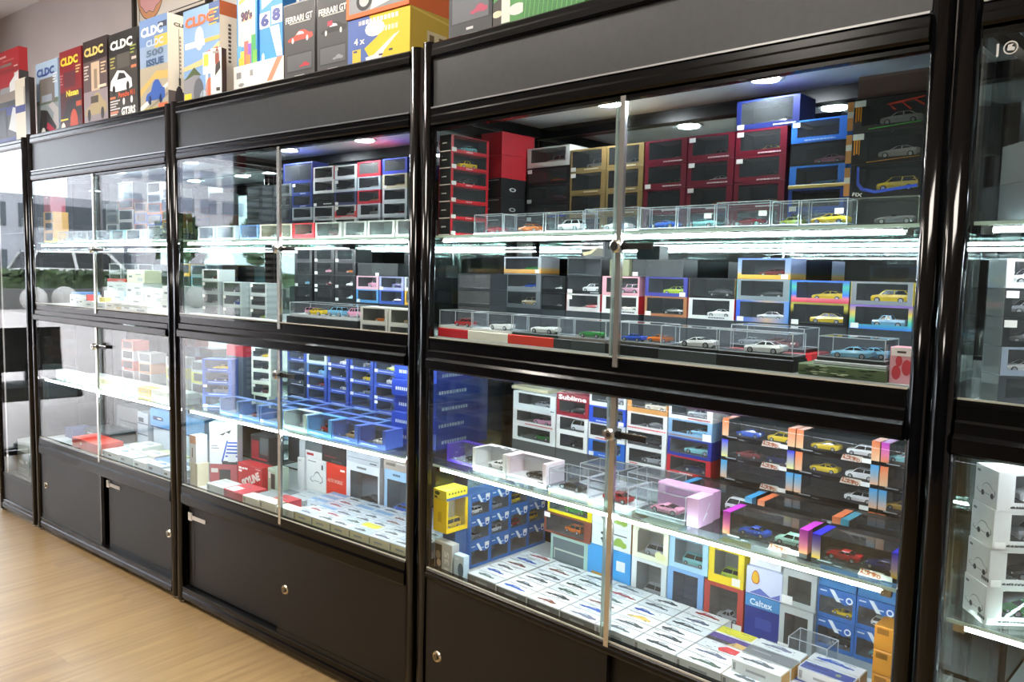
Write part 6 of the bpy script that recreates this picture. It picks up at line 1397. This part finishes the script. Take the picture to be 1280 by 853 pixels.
cover(o, 'CLDC', '#e8edf2', [('#6f8fc0', rect(0, .72, 1, 1)), ('#a8a08c', rect(0, 0, 1, .5)), ('#d8b850', rect(.55, .68, 1, .8)), ('#c9a860', [(0, .28), (.6, .44), (1, .42), (1, .34), (.5, .36), (0, .2)]), ('#27334c', rect(.68, .87, .98, .93)), ('#dcdcd6', [(0, .1), (1, .3), (1, .26), (0, .04)]), ('#8a8270', [(0, .02), (1, .2), (1, .17), (0, 0)]), ('#b8a83a', rect(.12, .02, .6, .07)), ('#d06a3c', rect(.65, .05, .98, .1)), ('#2f58a8', carside(.2, .12, .7, .24)), ('#1a2848', disc(.36, .15, .05)), ('#1a2848', disc(.74, .15, .05))])
for s, v, c in (('CLDC', .74, '#b9c8dc'), ('500', .635, '#5a7088'), ('ISSUE', .54, '#34557c')): tx(o, 'F', s, c, .56, v, .028, .14, .04)
pr(o, 'R', [('#dcd2be', rect(0, .22, 1, 1)), ('#5a504c', rect(0, 0, 1, .22)), ('#2a262a', disc(.4, .12, .16)), ('#6a6258', rect(.4, .86, .42, .3)), ('#3f3a34', rect(.38, .28, .46, .36))] + [('#8a8274', rect(.42, .4 + .04 * i, .48, .425 + .04 * i)) for i in range(10)])
tx(o, 'R', 'CLDC', '#2a2624', .55, .9, .014, .08, .03)
o = top('C', -.088, .170, .085, .17, 2.375, '#7fa4d0', 'blue sky cover magazine-like toy box on top of the third cabinet, orange title')
cover(o, 'CLDC', '#e0693a', [('#3f5c94', rect(.72, .78, 1, 1)), ('#e3dccb', disc(.45, .68, .12)), ('#f0ead8', rect(.05, .6, .6, .66)), ('#d8b05a', rect(.6, .62, 1, .66)), ('#d8c088', [(0, .42), (.5, .46), (1, .6), (1, .55), (.5, .40), (0, .38)]), ('#8a8a90', [(0, 0), (0, .3), (.25, .34), (.45, .3), (.45, 0)]), ('#4a5a34', [(0, .28), (.3, .4), (.5, .3), (.3, .32)]), ('#f2efe6', rect(.55, .3, 1, .52)), ('#e8c84a', rect(.57, .38, .7, .5)), ('#c8523c', [(.6, .52), (.95, .55), (.98, .52)]), ('#efeeea', rect(.62, .05, .68, .3)), ('#efeeea', rect(.86, .05, .92, .3)), ('#5d6068', disc(.42, .14, .14)), ('#d86a48', disc(.74, .13, .13)), ('#e2c82c', rect(.02, .02, .22, .14)), ('#b8c8d4', disc(.55, .05, .1))] + bars(.72, .92, 5, '#d8b850', .26))
pr(o, 'F', [('#7a6a4a', rect(.72 + .035 * q, .41, .745 + .035 * q, .435)) for q in range(5)])
pr(o, 'R', [('#b05a30', rect(0, .86, 1, 1)), ('#d8cfc0', rect(0, 0, 1, .86))] + [('#4a443c', rect(.42, .4 + .04 * i, .56, .425 + .04 * i)) for i in range(10)])
o = top('C', .172, .226, .045, .070, 2.185, '#e2e0da', 'small white sketched cover leaning before the blue sky cover box', rz=14)
pr(o, 'F', [('#8d4a40', disc(.6, .8, .2)), ('#3c3a3c', [(.4, .45), (.9, .6), (.85, .75), (.45, .65)]), ('#9a9690', rect(.2, .9, .7, .94)), ('#4a4644', rect(.5, .15, .85, .22))]); pr(o, 'R', [('#3a2426', rect(0, 0, 1, 1))])
o = top('C', .238, .549, .10, .20, 2.118, '#e6e4e0', 'long white carton with an orange slash on top of the third cabinet')
pr(o, 'F', [('#d9896a', [(.56, 0), (.66, 0), (.98, 1), (.87, 1)]), ('#b5b3b0', rect(.27, .0, .275, .95)), ('#4a4a4c', rect(.62, .05, .8, .13)), ('#8d8d8f', rect(.06, .6, .16, .8)), ('#8d8d8f', disc(.16, .4, .06)), ('#33343a', disc(.2, .12, .04)), ('#33343a', disc(.3, .1, .03)), ('#9a9a9c', rect(.34, .62, .4, .8)), ('#d9d6d2', rect(.35, .3, .85, .34))])
zt2 = 2.1185
o = carton('C', .215, .345, .13, .165, zt2, 2.405, '#3f93d4', 'blue and cream carton with colourful city blocks on the long white carton')
pr(o, 'F', [('#efe6c2', rect(.07, .28, .9, .94)), ('#e0c24a', [(.1, .82), (.7, .9), (.72, .94), (.12, .87)])] + [(c, rect(u, .0, u + .22, h)) for u, h, c in ((0, .3, '#5aa0d0'), (.18, .22, '#d8c84a'), (.36, .34, '#d06a6a'), (.55, .3, '#8a5ac0'), (.72, .4, '#4aa060'), (.1, .14, '#e0b83c'), (.45, .16, '#d88a4a'), (.8, .2, '#70b050'))])
tx(o, 'F', "90's", '#27365c', .5, .66, .038, .075, .06); tx(o, 'F', "90's", '#c8503c', .53, .655, .03, .06, .0)
o = carton('C', .362, .500, .13, .19, zt2, 2.43, '#3a8fd8', 'bright blue carton with white band and large 68 on the long white carton')
pr(o, 'F', [('#e6e8ea', [(.1, .62), (.75, .72), (.45, 1), (.05, 1)]), ('#e6e8ea', rect(0, .40, .46, .58)), ('#e6e8ea', rect(.52, .42, 1, .62)), ('#e6e8ea', [(.45, .4), (.85, .4), (1, .05), (.75, .05)]), ('#d5e2ee', disc(.15, .06, .06))])
tx(o, 'F', '6', '#2a3a8c', .24, .49, .045, .05, .05); tx(o, 'F', '8', '#2a3a8c', .74, .52, .045, .05, .05)
carton('C', .505, .60, .16, .24, 2.0005, 2.42, '#3f5a94', 'tall navy carton behind the black Ferrari boxes, third cabinet top') if 0 else top('C', .555, .70, .16, .24, 2.40, '#3f5a94', 'tall slate blue carton behind the black sports car boxes')
for i, (x0, x1, cc) in enumerate(((.610, .783, 'red'), (.788, .953, 'black'))):
    o = top('C', x0, x1, .055, .10, 2.262 - .006 * i, '#2b2b2d', 'black glossy box of a %s sports car, %s of two on the third cabinet' % (('red', 'dark')[i], ('left', 'right')[i]), rough=.2)
    w = x1 - x0
    b = ('#c8402f', '#1b1b1e')[i]
    pr(o, 'F', [('#3c3c3f', rect(.03, .02, .97, .98)), ('#2a2a2c', rect(.1, .12, .9, .36)), ('#54565a', rect(.12, .14, .88, .34)), (b, carside(.14, .5, .78, .14)), ('#d5d5d3', disc(.3, .52, .035)), ('#d5d5d3', disc(.75, .52, .035)), ('#cfd2d4', [(.4, .585), (.5, .625), (.62, .61), (.66, .58)]), (('#b02838', '#8a8d90')[i], carside(.5, .17, .32, .06)), ('#b9b9b7', rect(.2, .73, .85, .745)), ('#d9d9d7', rect(.36, .05, .66, .075))] + ([('#b03048', rect(.35, .60, .5, .66))] if i else []))
    tx(o, 'F', 'FERRARI GT', '#dcdcda', .5, .79, .021, w * .84, .03)
    if i == 0: mb = None
o = top('C', .958, 1.235, .045, .30, 2.148, '#dcc01c', 'large yellow and blue carton on top of the third cabinet')
pr(o, 'F', [('#4a66ac', [(0, 0), (.42, 0), (.28, .35), (.5, .55), (.35, 1), (0, 1)]), ('#e8e6de', disc(.45, .72, .16)), ('#e6e4dc', [(.35, .1), (.5, .1), (.85, .55), (.75, .5)]), ('#d8b838', rect(.08, .05, .22, .36)), ('#e3e1da', [(.3, .16), (.6, .22), (.55, .06), (.32, .06)]), ('#2c3a6c', rect(.1, .3, .16, .34)), ('#3c3c40', rect(.52, .14, .58, .18)), ('#3c3c40', rect(.68, .2, .74, .24))])
pr(o, 'F', [('#f0eee6', rect(.18 + .06 * q, .84, .225 + .06 * q, .93)) for q in range(11)]); tx(o, 'F', '4 x', '#eeeae0', .2, .52, .020, .05, .03); pr(o, 'F', [('#f0e6b8', rect(.5 + .055 * q, .62, .54 + .055 * q, .72)) for q in range(6)])
pr(o, 'R', [('#c9ac3a', rect(.0, 0, 1, 1)), ('#d8cfa8', rect(.28, .1, .62, .62)), ('#6a5a38', rect(.32, .16, .4, .55)), ('#6a5a38', rect(.48, .14, .58, .54)), ('#dcc860', [(0, .96), (1, .8), (1, .84), (0, 1)])])
o = carton('C', .955, 1.235, .04, .29, 2.1485, 2.38, '#d86a2c', 'orange edged carton with a white race car on the yellow carton')
pr(o, 'F', [('#8d9094', rect(.05, .06, .98, 1)), ('#26282a', disc(.3, .2, .13)), ('#b9bcbe', disc(.3, .2, .08)), ('#dfe0e0', [(.4, .06), (.98, .16), (.98, .5), (.6, .4), (.45, .2)]), ('#26282a', disc(.08, .35, .08))])
o = top('D', .018, .188, .045, .12, 2.17, '#43464c', 'dark grey glossy blister box at the left end of the fourth cabinet top', rough=.25)
pr(o, 'F', [('#5c6068', rect(.08, .3, .92, .98)), ('#2e3034', rect(0, 0, 1, .28)), ('#b03a5c', carside(.5, .38, .4, .14)), ('#d0d0d0', rect(.35, .06, .7, .1)), ('#d0d0d0', rect(.42, .16, .58, .2))])
o = top('D', .192, .50, .045, .20, 2.15, '#3f8a3c', 'green printed carton with a cream edge on the fourth cabinet top')
pr(o, 'F', [('#c9b88a', rect(0, 0, 1, .06)), ('#2a2620', [(0, .06), (.1, .06), (.13, .6), (.0, .5)]), ('#dcd2b4', disc(.05, .3, .06)), ('#dcdcd0', rect(.1, .12, .2, .9)), ('#cfd8d2', disc(.28, .3, .1)), ('#2f7a34', rect(.35, .1, 1, .95))] + [('#5aa850', [(.36 + .05 * q, .1), (.37 + .05 * q, .1), (.42 + .05 * q, .9), (.41 + .05 * q, .9)]) for q in range(12)])
# first cabinet top: red cartons on a blue and black one
o = top_a = carton('A', -.56, -.255, .055, .10, 1.9990, 2.361, '#34363a', 'black carton with red top edge, blue band and white scribbles on the first cabinet')
pr(o, 'F', [('#a02028', rect(0, .78, 1, 1)), ('#8a8078', rect(0, .6, 1, .78)), ('#26307c', rect(0, .40, 1, .52)), ('#26307c', rect(0, 0, 1, .08)), ('#c8c0bc', rect(.8, .92, .96, .98)), ('#c9cdd0', [(.5, .2), (.98, .1), (.98, .46), (.7, .5)]), ('#d5d8da', [(.55, .72), (.98, .74), (.98, 1), (.6, .85)]), ('#17181a', rect(.1, .1, .42, .5)), ('#8d9094', rect(.2, .72, .6, .8))])
o = carton('A', -.245, -.122, .03, .05, 1.9990, 2.30, '#cdc8b8', 'cream card strip with a blue band standing beside the black carton'); pr(o, 'F', [('#26307c', rect(0, .44, 1, .56)), ('#a8a498', rect(.85, .56, 1, .85))])
tag(ob('display_stand', (lambda q: (q.box(0, .05, 0, .026, 0, .29), q.mesh('slab'))[1])(MB()), pm('#1c1413', .35), None, at('B', -.115, .028, 2.0036)), 'narrow black slab standing left of the pale blue magazine box', 'stand')
for i in (1,):
    o = carton('A', -.56, -.262, .058, .10, 2.3615, 2.481, '#a02028', 'red carton with white print stacked on the black carton, first cabinet')
    pr(o, 'F', [('#c8c0bc', rect(.78, .1, .95, .25)), ('#7a6a64', rect(.1, .3, .7, .42)), ('#d0a8a4', rect(.1, .7, .45, .78)), ('#8a7a74' if i == 0 else '#8a1c24', rect(0, 0, 1, .3 if i == 0 else .2)), ('#b8605c', rect(.3, .52, .8, .58))])
# parked cars outside
zc = -.02
def street_car(kind, color, x, y, L, rz, label):
    car('C', x, y, -.02, kind, color, '', L=L, rz=rz, desc=label, name='parked_car')
street_car('suv', 'white', -28, -11.9, 4.6, 90, 'white off-road car parked by the road outside, nearer the shop door')
street_car('hatchback', 'silver', -28.3, -17.6, 4.2, 90, 'silver hatchback parked by the road outside behind the white car')
street_car('suv', 'white', -28, -6.9, 4.5, 90, 'white car parked at the far left beyond the hedge')
# black swivel chair near the shop window, seen mirrored in the cabinet glass
t = thing('office_chair', 'black swivel chair near the shop window, mirrored in the first cabinet', 'chair', None, at('C', -2.99, -.60, 0, 100))
mb = MB(); mb.prism([(-.24, .47), (-.2, .54), (.2, .54), (.25, .5), (.22, .46), (-.2, .45)], 0, -.24, .24); ob('seat', mb.mesh('seat'), pm('#1a1b1d', .5), t)
mb = MB(); mb.prism([(.22, .60), (.25, .60), (.30, .74), (.29, .88), (.26, .91), (.25, .76)], 0, -.22, .22); ob('backrest', mb.mesh('back'), pm('#1a1b1d', .5), t)
bx('back_stem', t, BLACKS, -.03, .03, .2, .26, .46, .66)
mb = MB(); mb.cyl((0, 0, .08), 2, .03, .38, 10); ob('gas_post', mb.mesh('post'), BLACKS, t)
for i in range(5):
    mb = MB(); mb.box(0, .28, -.02, .02, .055, .085); l = ob('leg', mb.mesh('leg'), BLACKS, t, RZ(72 * i))
    mb = MB(); mb.cyl((.27, -.02, .028), 1, .028, .04, 10); ob('castor', mb.mesh('wheel'), BLACKS, l)
